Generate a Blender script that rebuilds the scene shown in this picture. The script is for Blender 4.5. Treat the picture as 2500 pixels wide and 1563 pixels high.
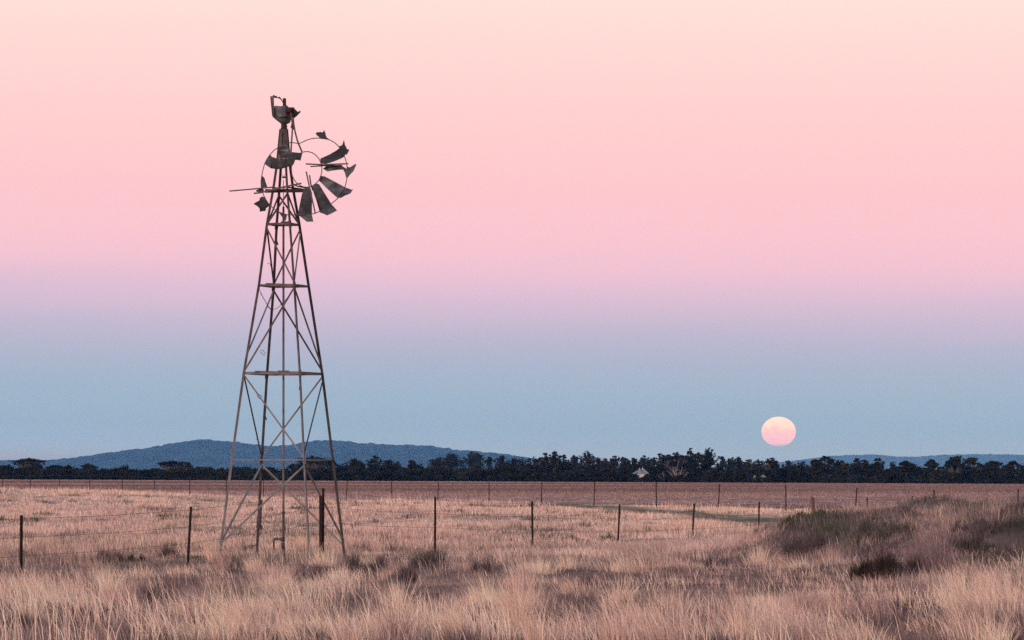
import bpy, math, random
import numpy as np
from mathutils import Vector
from mathutils.geometry import tessellate_polygon

R0 = np.random.default_rng(7)
random.seed(7)
SC = bpy.context.scene
COL = SC.collection
for o in list(bpy.data.objects):
    bpy.data.objects.remove(o)

# ------------------------------------------------------------------ camera
F = 9185.0          # focal length in photo pixels (2500 px wide photo)
HOR = 1150.0        # eye-level row of the photo
CAMZ = 2.1
cd = bpy.data.cameras.new('camera')
cam = bpy.data.objects.new('camera', cd)
COL.objects.link(cam)
cam.location = (0, 0, CAMZ)
cam.rotation_euler = (math.radians(90), 0, 0)
cd.sensor_width = 36.0
cd.lens = 36.0 * F / 2500.0
cd.shift_y = (HOR - 781.5) / 2500.0
cd.clip_start = 0.5
cd.clip_end = 120000.0
SC.camera = cam
SC.render.engine = 'CYCLES'
SC.cycles.use_denoising = False
SC.cycles.max_bounces = 6
SC.cycles.diffuse_bounces = 3
SC.cycles.volume_bounces = 2
SC.cycles.transparent_max_bounces = 8
SC.cycles.caustics_reflective = False
SC.cycles.caustics_refractive = False
SC.view_settings.view_transform = 'Standard'
SC.view_settings.look = 'None'
SC.view_settings.exposure = 0.0
SC.view_settings.gamma = 1.0


def lin(r, g, b):
    f = lambda c: ((c / 255 + .055) / 1.055) ** 2.4 if c > 10 else c / 255 / 12.92
    return (f(r), f(g), f(b), 1.0)


def P(u, y, Y):
    """the point at depth Y that the photograph shows at (u, y)"""
    return Vector(((u - 1250.0) / F * Y, Y, CAMZ + (HOR - y) / F * Y))


# ------------------------------------------------------------------ world: dusk sky with the pink belt above the blue earth shadow
W = bpy.data.worlds.new('World')
SC.world = W
W.use_nodes = True
nt = W.node_tree
nt.nodes.clear()
n_out = nt.nodes.new('ShaderNodeOutputWorld')
n_bg = nt.nodes.new('ShaderNodeBackground')
n_tc = nt.nodes.new('ShaderNodeTexCoord')
n_sep = nt.nodes.new('ShaderNodeSeparateXYZ')
nt.links.new(n_tc.outputs['Generated'], n_sep.inputs[0])


def wmath(op, a, b=None):
    m = nt.nodes.new('ShaderNodeMath')
    m.operation = op
    for i, v in enumerate((a, b)):
        if v is None:
            continue
        if isinstance(v, (int, float)):
            m.inputs[i].default_value = v
        else:
            nt.links.new(v, m.inputs[i])
    return m.outputs[0]


tilt = wmath('MULTIPLY', n_sep.outputs['X'], 0.012)
map_ = nt.nodes.new('ShaderNodeMapping')
map_.inputs['Scale'].default_value = (3, 3, 60)
nt.links.new(n_tc.outputs['Generated'], map_.inputs[0])
nz = nt.nodes.new('ShaderNodeTexNoise')
nz.inputs['Scale'].default_value = 1.6
nz.inputs['Detail'].default_value = 2.5
nt.links.new(map_.outputs[0], nz.inputs[0])
wisp = wmath('MULTIPLY', wmath('SUBTRACT', nz.outputs[0], 0.5), 0.006)
zz = wmath('ADD', wmath('ADD', n_sep.outputs['Z'], tilt), wisp)
pos = wmath('SQRT', wmath('MAXIMUM', zz, 0.0))
ramp = nt.nodes.new('ShaderNodeValToRGB')
nt.links.new(pos, ramp.inputs[0])
SKY = [(1150, (152.5, 144.3, 177.2)), (1100, (150.8, 178.2, 218.2)), (1040, (149.3, 177.9, 206.3)), (960, (158.4, 181.6, 205.7)), (890, (171.2, 182.4, 207.6)), (830, (184.8, 183.9, 209.7)), (770, (204.4, 188.1, 212.5)), (710, (223.0, 192.0, 214.9)), (640, (243.5, 196.8, 212.8)), (560, (250.8, 199.7, 209.8)), (450, (254.5, 201.6, 207.2)), (330, (255.7, 207.1, 208.2)), (220, (258.4, 213.1, 211.2)), (100, (258.0, 219.3, 214.8)), (0, (255.2, 226.2, 218.3))]
stops = [(math.sqrt(math.sin(math.atan(max(0, HOR - y) / F))), lin(*c)) for y, c in SKY]
stops += [(0.46, lin(246, 226, 218)), (0.60, lin(222, 217, 228)), (0.80, lin(188, 200, 228)), (1.0, lin(166, 184, 222))]
els = ramp.color_ramp.elements
els[0].position, els[0].color = stops[0]
els[1].position, els[1].color = stops[-1]
for p_, c_ in stops[1:-1]:
    e = els.new(p_)
    e.color = c_
nt.links.new(ramp.outputs[0], n_bg.inputs['Color'])
n_bg.inputs['Strength'].default_value = 1.0
nt.links.new(n_bg.outputs[0], n_out.inputs['Surface'])

# ------------------------------------------------------------------ last warm light of the set sun, from behind the camera
sd = bpy.data.lights.new('sun', 'SUN')
sd.energy = 2.5
sd.angle = math.radians(7)
sd.color = (1.0, 0.68, 0.59)
sun = bpy.data.objects.new('sun', sd)
COL.objects.link(sun)
sun.rotation_euler = (math.radians(82), 0, math.radians(-27))


# ------------------------------------------------------------------ helpers
def nodes_of(m):
    m.use_nodes = True
    t = m.node_tree
    t.nodes.clear()
    o = t.nodes.new('ShaderNodeOutputMaterial')
    return t, o


def mat_noise(name, cols, scale=3.0, rough=0.8, metal=0.0, detail=6.0, bump=0.0, stretch=(1, 1, 1), posn=None, spec=0.3, foot=None):
    m = bpy.data.materials.new(name)
    t, o = nodes_of(m)
    b = t.nodes.new('ShaderNodeBsdfPrincipled')
    g = t.nodes.new('ShaderNodeNewGeometry')
    mp = t.nodes.new('ShaderNodeMapping')
    mp.inputs['Scale'].default_value = stretch
    t.links.new(g.outputs['Position'], mp.inputs[0])
    n = t.nodes.new('ShaderNodeTexNoise')
    n.inputs['Scale'].default_value = scale
    n.inputs['Detail'].default_value = detail
    n.inputs['Roughness'].default_value = 0.62
    t.links.new(mp.outputs[0], n.inputs[0])
    r = t.nodes.new('ShaderNodeValToRGB')
    t.links.new(n.outputs[0], r.inputs[0])
    el = r.color_ramp.elements
    k = len(cols)
    ps = posn or [0.3 + 0.4 * i / (k - 1) for i in range(k)]
    el[0].position, el[0].color = ps[0], (*cols[0], 1)
    el[1].position, el[1].color = ps[-1], (*cols[-1], 1)
    for i in range(1, k - 1):
        e = el.new(ps[i])
        e.color = (*cols[i], 1)
    if foot:
        # lower sections are newer zinc, bleached and dusty
        sz = t.nodes.new('ShaderNodeSeparateXYZ')
        t.links.new(g.outputs['Position'], sz.inputs[0])
        mr_ = t.nodes.new('ShaderNodeMapRange')
        mr_.inputs[1].default_value = 5.6
        mr_.inputs[2].default_value = 2.6
        t.links.new(sz.outputs['Z'], mr_.inputs[0])
        mc_ = t.nodes.new('ShaderNodeMix')
        mc_.data_type = 'RGBA'
        t.links.new(mr_.outputs[0], mc_.inputs[0])
        t.links.new(r.outputs[0], mc_.inputs[6])
        mm_ = t.nodes.new('ShaderNodeMix')
        mm_.data_type = 'RGBA'
        mm_.blend_type = 'ADD'
        mm_.inputs[0].default_value = 1
        t.links.new(r.outputs[0], mm_.inputs[6])
        mm_.inputs[7].default_value = (*foot, 1)
        t.links.new(mm_.outputs[2], mc_.inputs[7])
        t.links.new(mc_.outputs[2], b.inputs['Base Color'])
    else:
        t.links.new(r.outputs[0], b.inputs['Base Color'])
    b.inputs['Roughness'].default_value = rough
    b.inputs['Metallic'].default_value = metal
    b.inputs['Specular IOR Level'].default_value = spec
    if bump:
        bp = t.nodes.new('ShaderNodeBump')
        bp.inputs['Strength'].default_value = bump
        bp.inputs['Distance'].default_value = 0.01
        t.links.new(n.outputs[0], bp.inputs['Height'])
        t.links.new(bp.outputs[0], b.inputs['Normal'])
    t.links.new(b.outputs[0], o.inputs['Surface'])
    return m


def mat_leaf(name, trans=0.25):
    """plant matter: colour from each blade's own tint"""
    m = bpy.data.materials.new(name)
    t, o = nodes_of(m)
    a = t.nodes.new('ShaderNodeAttribute')
    a.attribute_name = 'tint'
    d = t.nodes.new('ShaderNodeBsdfDiffuse')
    tr = t.nodes.new('ShaderNodeBsdfTranslucent')
    mx = t.nodes.new('ShaderNodeMixShader')
    mx.inputs[0].default_value = trans
    t.links.new(a.outputs['Color'], d.inputs[0])
    t.links.new(a.outputs['Color'], tr.inputs[0])
    t.links.new(d.outputs[0], mx.inputs[1])
    t.links.new(tr.outputs[0], mx.inputs[2])
    t.links.new(mx.outputs[0], o.inputs['Surface'])
    return m


def tag(o, label=None, cat=None, group=None, kind=None):
    if label:
        o['label'] = label
    if cat:
        o['category'] = cat
    if group:
        o['group'] = group
    if kind:
        o['kind'] = kind
    return o


def rootof(parent):
    while parent.parent:
        parent = parent.parent
    return parent


def link_mesh(name, me, parent=None, mat=None):
    ob = bpy.data.objects.new(name, me)
    COL.objects.link(ob)
    if mat:
        me.materials.append(mat)
    if parent:
        ob.parent = parent
    return ob


def empty(name, loc):
    o = bpy.data.objects.new(name, None)
    COL.objects.link(o)
    o.location = loc
    o.empty_display_size = 0.2
    return o


class MB:
    def __init__(s):
        s.v, s.f = [], []

    def add(s, vs, fs):
        k = len(s.v)
        s.v += [Vector(p) for p in vs]
        s.f += [tuple(i + k for i in f) for f in fs]
        return s

    def box(s, p, q, w, h, side=None, off=(0, 0)):
        """a bar of w x h cross section from p to q"""
        p, q = Vector(p), Vector(q)
        d = (q - p).normalized()
        a = Vector(side) if side is not None else Vector((0, 0, 1)).cross(d)
        if a.length < 1e-4:
            a = Vector((1, 0, 0))
        a = (a - d * a.dot(d)).normalized()
        b = d.cross(a)
        c = a * off[0] + b * off[1]
        vs = []
        for e in (p + c, q + c):
            vs += [e - a * w / 2 - b * h / 2, e + a * w / 2 - b * h / 2, e + a * w / 2 + b * h / 2, e - a * w / 2 + b * h / 2]
        s.add(vs, [(3, 2, 1, 0), (4, 5, 6, 7), (0, 1, 5, 4), (1, 2, 6, 5), (2, 3, 7, 6), (3, 0, 4, 7)])
        return s

    def angle(s, p, q, w, t, side):
        """an angle iron: two thin flanges"""
        s.box(p, q, w, t, side)
        s.box(p, q, t, w - t, side, off=(-w / 2 + t / 2, w / 2 + 0.001))
        return s

    def tube(s, pts, r, n=8, cap=True):
        pts = [Vector(p) for p in pts]
        rs = r if isinstance(r, (list, tuple)) else [r] * len(pts)
        k = len(s.v)
        prev = None
        for i, p in enumerate(pts):
            d = (pts[min(i + 1, len(pts) - 1)] - pts[max(i - 1, 0)]).normalized()
            a = prev if prev is not None else (Vector((0, 0, 1)) if abs(d.z) < .9 else Vector((1, 0, 0)))
            a = (a - d * a.dot(d))
            a.normalize()
            prev = a
            b = d.cross(a)
            for j in range(n):
                t = 2 * math.pi * j / n
                s.v.append(p + (a * math.cos(t) + b * math.sin(t)) * rs[i])
        for i in range(len(pts) - 1):
            for j in range(n):
                s.f.append((k + i * n + j, k + i * n + (j + 1) % n, k + (i + 1) * n + (j + 1) % n, k + (i + 1) * n + j))
        if cap:
            s.f.append(tuple(k + j for j in range(n))[::-1])
            s.f.append(tuple(k + (len(pts) - 1) * n + j for j in range(n)))
        return s

    def plate(s, pts, thick):
        """a sheet of metal: outline points in 3-D, given real thickness along the depth axis"""
        n = len(pts)
        pts = [Vector(p) for p in pts]
        tri = tessellate_polygon([[Vector((p.x, p.z, 0)) for p in pts]])
        dv = Vector((0.0, thick, 0.0))
        vs = pts + [p + dv for p in pts]
        fs = [tuple(t) for t in tri] + [tuple(i + n for i in t[::-1]) for t in tri]
        fs += [(i, (i + 1) % n, (i + 1) % n + n, i + n) for i in range(n)]
        s.add(vs, fs)
        return s

    def build(s, name, mat, parent=None, smooth=False):
        o = Vector((0, 0, 0))
        if parent:
            o = rootof(parent).location
        me = bpy.data.meshes.new(name)
        me.from_pydata([tuple(p - o) for p in s.v], [], s.f)
        me.update()
        if smooth:
            me.polygons.foreach_set('use_smooth', [True] * len(me.polygons))
        return link_mesh(name, me, parent, mat)


# value noise -------------------------------------------------------
_tab = np.random.default_rng(11).random((8, 256, 256))


def vn(x, y, sc, k=0):
    x = np.asarray(x, float) / sc + 37.3 * k
    y = np.asarray(y, float) / sc + 91.7 * k
    xi, yi = np.floor(x).astype(int), np.floor(y).astype(int)
    fx, fy = x - xi, y - yi
    fx, fy = fx * fx * (3 - 2 * fx), fy * fy * (3 - 2 * fy)
    T = _tab[k % 8]
    a = T[xi & 255, yi & 255]
    b = T[(xi + 1) & 255, yi & 255]
    c = T[xi & 255, (yi + 1) & 255]
    d = T[(xi + 1) & 255, (yi + 1) & 255]
    return (a * (1 - fx) + b * fx) * (1 - fy) + (c * (1 - fx) + d * fx) * fy


def fbm(x, y, sc, k=0, o=4):
    s, a, t = 0, 1.0, 0
    for i in range(o):
        s = s + a * vn(x, y, sc / 2 ** i, k + i)
        t += a
        a *= .5
    return s / t


def ss(x, a, b):
    t = np.clip((np.asarray(x, float) - a) / (b - a), 0, 1)
    return t * t * (3 - 2 * t)


# ------------------------------------------------------------------ terrain
def mound(x, y):
    return 1.30 / (1 + np.exp(-(x - 6.1 - 0.24 * np.clip(88 - y, 0, 16)) / 0.62)) * np.exp(-((y - 89) / 11.5) ** 2) * (.93 + .50 * (fbm(x, y, 2.1, 4, 3) - .5))


def GZ(x, y):
    x = np.asarray(x, float)
    y = np.asarray(y, float)
    far = ss(y, 300, 1300)
    z = far * (-1.50 - 0.0044 * np.clip(x, -260, 260))
    z = z + 0.50 * np.exp(-((x + 48) / 30) ** 2 - ((y - 305) / 60) ** 2)
    z = z + mound(x, y)
    z = z + (fbm(x, y, 14, 2) - .5) * 0.20 * np.exp(-np.clip(y, 0, 2000) / 400)
    z = z + (fbm(x, y, 1.5, 3, 3) - .5) * 0.26 * np.exp(-np.clip(y, 0, 2000) / 130)
    return z


FX = [(52, 1258, 51), (466, 1237, 458), (789, 1192, 788), (1062.5, 1213, 1062), (1299, 1224, 1300.5), (1512.8, 1232, 1509),
      (1695, 1230.5, 1690.5), (1853.5, 1225, 1852), (1984, 1214, 1987), (2117, 1216, 2117), (2227.5, 1211, 2227.5)]


def fence_near_Y(x):
    return 73 + 7.9 * (x + 9.52) / 2.6


def fence_far_Y(x):
    return 322 - 7.2 * (x + 41.2) / 3.32


def track(x, y):
    u = x / y * F + 1250
    yc = np.interp(u, [700, 1000, 1250, 1500, 1650, 1750, 1850, 2000], [300, 275, 252, 209, 187, 168, 158, 150])
    return np.exp(-((y - yc) / (6 + 10 * ss(u, 1200, 1500))) ** 4) * ss(u, 950, 1250)


# ground sheet
ty = np.concatenate([np.linspace(-380, 30, 14), np.arange(36, 150, .5), np.geomspace(151, 1500, 110), np.geomspace(1560, 40000, 44)])
tx = 12 * np.sinh(np.linspace(-7.7, 7.7, 301))
gx, gy = np.meshgrid(tx, ty)
gz = GZ(gx, gy)
nr, nc = gx.shape
co = np.stack([gx, gy, gz], -1).reshape(-1, 3)
idx = np.arange(nr * nc).reshape(nr, nc)
q = np.stack([idx[:-1, :-1], idx[:-1, 1:], idx[1:, 1:], idx[1:, :-1]], -1).reshape(-1, 4)


def np_mesh(name, co, faces, tint=None, smooth=False):
    me = bpy.data.meshes.new(name)
    nv, nf, k = len(co), len(faces), faces.shape[1]
    me.vertices.add(nv)
    me.vertices.foreach_set('co', np.ascontiguousarray(co, dtype=np.float32).ravel())
    me.loops.add(nf * k)
    me.loops.foreach_set('vertex_index', np.ascontiguousarray(faces, dtype=np.int32).ravel())
    me.polygons.add(nf)
    me.polygons.foreach_set('loop_start', np.arange(nf, dtype=np.int32) * k)
    me.polygons.foreach_set('loop_total', np.full(nf, k, dtype=np.int32))
    if smooth:
        me.polygons.foreach_set('use_smooth', np.ones(nf, dtype=bool))
    me.update(calc_edges=True)
    if tint is not None:
        at = me.color_attributes.new('tint', 'FLOAT_COLOR', 'POINT')
        c4 = np.ones((nv, 4), np.float32)
        c4[:, :3] = tint
        at.data.foreach_set('color', c4.ravel())
    return me


STRAW = np.array([.62, .43, .35])
BROWN = np.array([.40, .27, .24])
GREY = np.array([.20, .152, .158])
DARK = np.array([.085, .068, .058])
GREEN = np.array([.105, .115, .065])
GOLD = np.array([.88, .67, .50])
STUB = np.array([.20, .135, .12])


def mix(a, b, t):
    t = np.asarray(t)[..., None]
    return a * (1 - t) + b * t


def field_tint(x, y):
    """what grows or lies where: the colour of the plants themselves"""
    n1 = fbm(x, y * .45, 5.0, 1)
    n2 = fbm(x, y * .30, 22.0, 5)
    c = mix(BROWN, STRAW, ss(n1 + .35 * (n2 - .5), .36, .62))
    behind = (y > fence_near_Y(x)) & (y > 70)
    far = y > fence_far_Y(x) + 10
    # greenish and grey patches in the paddock between the fences
    pg = ss(fbm(x, y * .5, 3.4 + 0 * n1, 6), .56, .70) * behind * (~far) * .7
    c = mix(c, GREEN * 1.3, pg)
    c = mix(c, GREEN * 1.25, track(x, y) * .7)
    c = mix(c, STRAW * np.array([1.10, 1.06, .96]), (.45 + .45 * ss(n2, .42, .6)) * behind * (~far) * (1 - track(x, y)))
    # stubble strips beyond the far fence
    st = fbm(x * .10, y, 60.0, 4)
    sc_ = mix(STUB * .80, STUB * 1.45, ss(st, .35, .65))
    c = np.where(far[..., None], sc_, c)
    # greyer low weeds on the mound
    m = ss(mound(x, y), .45, .9)
    wm = mix(np.array([.15, .145, .115]), BROWN * 1.1, ss(fbm(x, y * .35, 1.3, 2, 3), .38, .62))
    c = mix(c, wm, m * .62)
    # low grazed strip just behind the near fence on the left
    d = y - fence_near_Y(x)
    low = np.exp(-((d - 3.5) / 4.5) ** 2) * ss(-x, 4.0, 6.5)
    c = mix(c, mix(GREY, GREEN, .4 + 0 * n1), low * .75)
    return c


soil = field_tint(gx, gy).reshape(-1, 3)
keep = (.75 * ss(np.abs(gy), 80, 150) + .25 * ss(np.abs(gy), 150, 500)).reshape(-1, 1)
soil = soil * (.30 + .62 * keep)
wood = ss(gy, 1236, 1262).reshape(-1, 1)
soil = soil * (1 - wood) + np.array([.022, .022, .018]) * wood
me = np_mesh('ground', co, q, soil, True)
m_ground = bpy.data.materials.new('field_soil')
t, o = nodes_of(m_ground)
a = t.nodes.new('ShaderNodeAttribute')
a.attribute_name = 'tint'
g = t.nodes.new('ShaderNodeNewGeometry')
mp = t.nodes.new('ShaderNodeMapping')
mp.inputs['Scale'].default_value = (0.35, 0.05, 1)
t.links.new(g.outputs['Position'], mp.inputs[0])
n = t.nodes.new('ShaderNodeTexNoise')
n.inputs['Scale'].default_value = 2.2
n.inputs['Detail'].default_value = 9
n.inputs['Roughness'].default_value = .68
t.links.new(mp.outputs[0], n.inputs[0])
r = t.nodes.new('ShaderNodeMapRange')
r.inputs[1].default_value = .3
r.inputs[2].default_value = .7
r.inputs[3].default_value = .62
r.inputs[4].default_value = 1.35
t.links.new(n.outputs[0], r.inputs[0])
vm = t.nodes.new('ShaderNodeVectorMath')
vm.operation = 'SCALE'
t.links.new(a.outputs['Color'], vm.inputs[0])
t.links.new(r.outputs[0], vm.inputs['Scale'])
d = t.nodes.new('ShaderNodeBsdfDiffuse')
t.links.new(vm.outputs[0], d.inputs[0])
t.links.new(d.outputs[0], o.inputs['Surface'])
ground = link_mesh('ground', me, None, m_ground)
tag(ground, 'dry grass paddock running flat to the far tree line', kind='structure')

# ------------------------------------------------------------------ hills
m_hill = mat_noise('wooded_hillside', [(.003, .010, .012), (.010, .024, .026), (.034, .046, .042)], scale=.010, rough=1, stretch=(1, .3, 1.6), detail=5, spec=0)


def hill(name, prof, Yr, y_front, y_back, xs, bump, label, base=-6.0):
    us = xs / Yr * F + 1250
    top = CAMZ + (HOR - np.interp(us, [p[0] for p in prof], [p[1] for p in prof])) * Yr / F
    cols = len(xs)
    rows = []
    ts = np.concatenate([np.linspace(0, 1, 26), [1.25, 1.6, 2.0]])
    for t_ in ts:
        if t_ <= 1:
            yy = y_front + (Yr - y_front) * t_
            hh = base + (top - base) * (np.sin(t_ * math.pi / 2) ** 1.25)
        else:
            yy = Yr + (y_back - Yr) * (t_ - 1)
            hh = base + (top - base) * max(0, 1 - (t_ - 1) ** 1.5)
        gul = (fbm(xs, np.full(cols, yy), 700, 2, 3) - .5) * 34 * (t_ * (1 - t_) * 4 if t_ < 1 else 0)
        cr = (vn(xs, np.full(cols, yy * .12), 24, 1) * .6 + vn(xs, np.full(cols, yy * .2), 12, 3) * .5 + (vn(xs, np.full(cols, yy), 44, 5) > .72) * .5)
        rows.append(np.stack([xs, np.full(cols, yy) + 8 * vn(xs, np.full(cols, yy), 20, 4), np.maximum(hh + gul * np.clip((top - base) / 90, 0, 1) + bump * 1.5 * cr * min(1, t_ * 3 + .05), base)], -1))
    A = np.array(rows)
    n0, n1 = A.shape[:2]
    ii = np.arange(n0 * n1).reshape(n0, n1)
    qq = np.stack([ii[:-1, :-1], ii[:-1, 1:], ii[1:, 1:], ii[1:, :-1]], -1).reshape(-1, 4)
    mm = np_mesh(name, A.reshape(-1, 3), qq)
    ob = link_mesh(name, mm, None, m_hill)
    tag(ob, label, kind='structure')


HP = [(-1600, 1150), (-500, 1140), (-120, 1128), (0, 1126), (60, 1128), (100, 1130), (150, 1127), (200, 1121), (250, 1114), (300, 1106), (345, 1100), (390, 1094),
      (430, 1086), (460, 1082), (480, 1078), (510, 1077), (550, 1080), (590, 1084), (620, 1088), (660, 1092), (700, 1091),
      (740, 1086), (770, 1081), (800, 1079), (850, 1080), (880, 1085), (960, 1089), (1040, 1090), (1080, 1096), (1110, 1101),
      (1160, 1105), (1200, 1108), (1240, 1114), (1300, 1122), (1400, 1134), (1550, 1144), (1800, 1152)]
hill('hills', HP, 22000., 18600., 25000., np.linspace(-6700, 1900, 1700), 6.4, 'long low wooded hill fading to blue behind the trees on the left')
FP = [(1500, 1150), (1700, 1144), (1860, 1136), (1950, 1125), (2010, 1117), (2060, 1113), (2130, 1112), (2190, 1117), (2230, 1118), (2290, 1113), (2400, 1111),
      (2500, 1112), (2700, 1115), (3100, 1128), (3900, 1150)]
hill('distant_hills', FP, 37000., 34500., 39000., np.linspace(700, 10500, 900), 6.0, 'faint blue range low on the horizon under and right of the moon')

# ------------------------------------------------------------------ haze: the air between here and the hills
hz = MB()
x0, x1, y0, y1, z0, z1 = -14500, 14500, -420, 40500, -9, 215
hz.add([(x0, y0, z0), (x1, y0, z0), (x1, y1, z0), (x0, y1, z0), (x0, y0, z1), (x1, y0, z1), (x1, y1, z1), (x0, y1, z1)],
       [(3, 2, 1, 0), (4, 5, 6, 7), (0, 1, 5, 4), (1, 2, 6, 5), (2, 3, 7, 6), (3, 0, 4, 7)])
m_haze = bpy.data.materials.new('evening_haze')
t, o = nodes_of(m_haze)
pv = t.nodes.new('ShaderNodeVolumePrincipled')
pv.inputs['Color'].default_value = (.20, .50, 1.0, 1)
pv.inputs['Absorption Color'].default_value = (1, 1, 1, 1)
pv.inputs['Density'].default_value = 2.7e-5
pv.inputs['Anisotropy'].default_value = 0.0
t.links.new(pv.outputs[0], o.inputs['Volume'])
hzo = hz.build('haze', m_haze)
tag(hzo, 'thin blue evening haze over the whole plain', kind='stuff')

# ------------------------------------------------------------------ moon
MD = 60000.0
mc = P(1901, 1054, MD)
mr = 42.0 / F * MD
mb = MB()
nu, nv_ = 64, 40
for i in range(nv_ + 1):
    th = math.pi * i / nv_
    for j in range(nu):
        ph = 2 * math.pi * j / nu
        mb.v.append(mc + Vector((mr * math.sin(th) * math.cos(ph), mr * math.sin(th) * math.sin(ph), .87 * mr * math.cos(th))))
for i in range(nv_):
    for j in range(nu):
        mb.f.append((i * nu + j, (i + 1) * nu + j, (i + 1) * nu + (j + 1) % nu, i * nu + (j + 1) % nu))
m_moon = bpy.data.materials.new('moon_face')
t, o = nodes_of(m_moon)
g = t.nodes.new('ShaderNodeNewGeometry')
mp = t.nodes.new('ShaderNodeMapping')
mp.vector_type = 'TEXTURE'
mp.inputs['Location'].default_value = mc
mp.inputs['Scale'].default_value = (mr, mr, mr * .88)
t.links.new(g.outputs['Position'], mp.inputs[0])
sp = t.nodes.new('ShaderNodeSeparateXYZ')
t.links.new(mp.outputs[0], sp.inputs[0])
n = t.nodes.new('ShaderNodeTexNoise')
n.inputs['Scale'].default_value = 2.3
n.inputs['Detail'].default_value = 5
t.links.new(mp.outputs[0], n.inputs[0])
# pale top, pink seas, rosy bottom
m1 = t.nodes.new('ShaderNodeMath'); m1.operation = 'MULTIPLY_ADD'
t.links.new(n.outputs[0], m1.inputs[0]); m1.inputs[1].default_value = 1.5
t.links.new(sp.outputs['Z'], m1.inputs[2])
rp = t.nodes.new('ShaderNodeValToRGB')
mr1 = t.nodes.new('ShaderNodeMapRange')
mr1.inputs[1].default_value = 0.0; mr1.inputs[2].default_value = 1.7
t.links.new(m1.outputs[0], mr1.inputs[0])
t.links.new(mr1.outputs[0], rp.inputs[0])
el = rp.color_ramp.elements
el[0].position, el[0].color = 0.0, lin(240, 190, 215)
el[1].position, el[1].color = .95, lin(255, 231, 212)
e = el.new(.36); e.color = lin(253, 197, 205)
e = el.new(.52); e.color = lin(255, 203, 204)
e = el.new(.66); e.color = lin(255, 219, 208)
em = t.nodes.new('ShaderNodeEmission')
em.inputs['Strength'].default_value = 1.12
t.links.new(rp.outputs[0], em.inputs['Color'])
tr = t.nodes.new('ShaderNodeBsdfTransparent')
mr2 = t.nodes.new('ShaderNodeMapRange')
mr2.interpolation_type = 'SMOOTHSTEP'
mr2.inputs[1].default_value = -1.06; mr2.inputs[2].default_value = -.74
mr2.inputs[3].default_value = .02; mr2.inputs[4].default_value = 1.0
t.links.new(sp.outputs['Z'], mr2.inputs[0])  # veil of haze on the lower limb, put into the moon's transparency
bf = t.nodes.new('ShaderNodeMath'); bf.operation = 'SUBTRACT'; bf.inputs[0].default_value = 1
t.links.new(g.outputs['Backfacing'], bf.inputs[1])
ml = t.nodes.new('ShaderNodeMath'); ml.operation = 'MULTIPLY'
t.links.new(mr2.outputs[0], ml.inputs[0]); t.links.new(bf.outputs[0], ml.inputs[1])
mx = t.nodes.new('ShaderNodeMixShader')
t.links.new(ml.outputs[0], mx.inputs[0])
t.links.new(tr.outputs[0], mx.inputs[1]); t.links.new(em.outputs[0], mx.inputs[2])
t.links.new(mx.outputs[0], o.inputs['Surface'])
moon = mb.build('moon', m_moon, None, True)
tag(moon, 'full pink and cream moon low in the blue band, its foot dissolving in haze', 'moon')

# ------------------------------------------------------------------ trees of the far tree line
m_leaf = mat_leaf('gum_foliage', .12)
m_bark = mat_noise('dark_bark', [(.03, .026, .024), (.06, .05, .045)], scale=1.2)
m_pale = mat_noise('pale_gum_bark', [(.10, .09, .085), (.30, .27, .25)], scale=.8, posn=[.3, .6])
YT = 1290.0


def leaves(puffs, n, size, rng, base, green):
    """leaf clusters spread through a set of ellipsoidal puffs: (x,y,z,rx,ry,rz)"""
    puffs = np.array(puffs, float)
    wgt = (puffs[:, 3] * puffs[:, 5]) ** .8
    k = rng.choice(len(puffs), n, p=wgt / wgt.sum())
    d = rng.normal(size=(n, 3))
    d /= np.linalg.norm(d, axis=1)[:, None]
    rad = rng.random(n) ** .42 * (1 + .27 * rng.normal(size=n))
    c = puffs[k, :3] + d * puffs[k, 3:] * rad[:, None]
    a = rng.normal(size=(n, 3)); a /= np.linalg.norm(a, axis=1)[:, None]
    b = rng.normal(size=(n, 3)); b -= (a * b).sum(1)[:, None] * a; b /= np.linalg.norm(b, axis=1)[:, None]
    s = size * (.55 + .9 * rng.random(n))[:, None]
    v = np.stack([c - a * s * .7, c + b * s * .5, c + a * s * .7, c - b * s * .45], 1).reshape(-1, 3)
    f = np.arange(n * 4).reshape(n, 4)
    pt = rng.random(len(puffs))[k]
    col = mix(np.array(base), np.array(green), np.clip(pt * .7 + .3 * rng.random(n), 0, 1)) * (.7 + .6 * rng.random(n))[:, None]
    return v, f, np.repeat(col, 4, 0)


LB = (.006, .008, .007)
LG = (.026, .030, .023)

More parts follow.
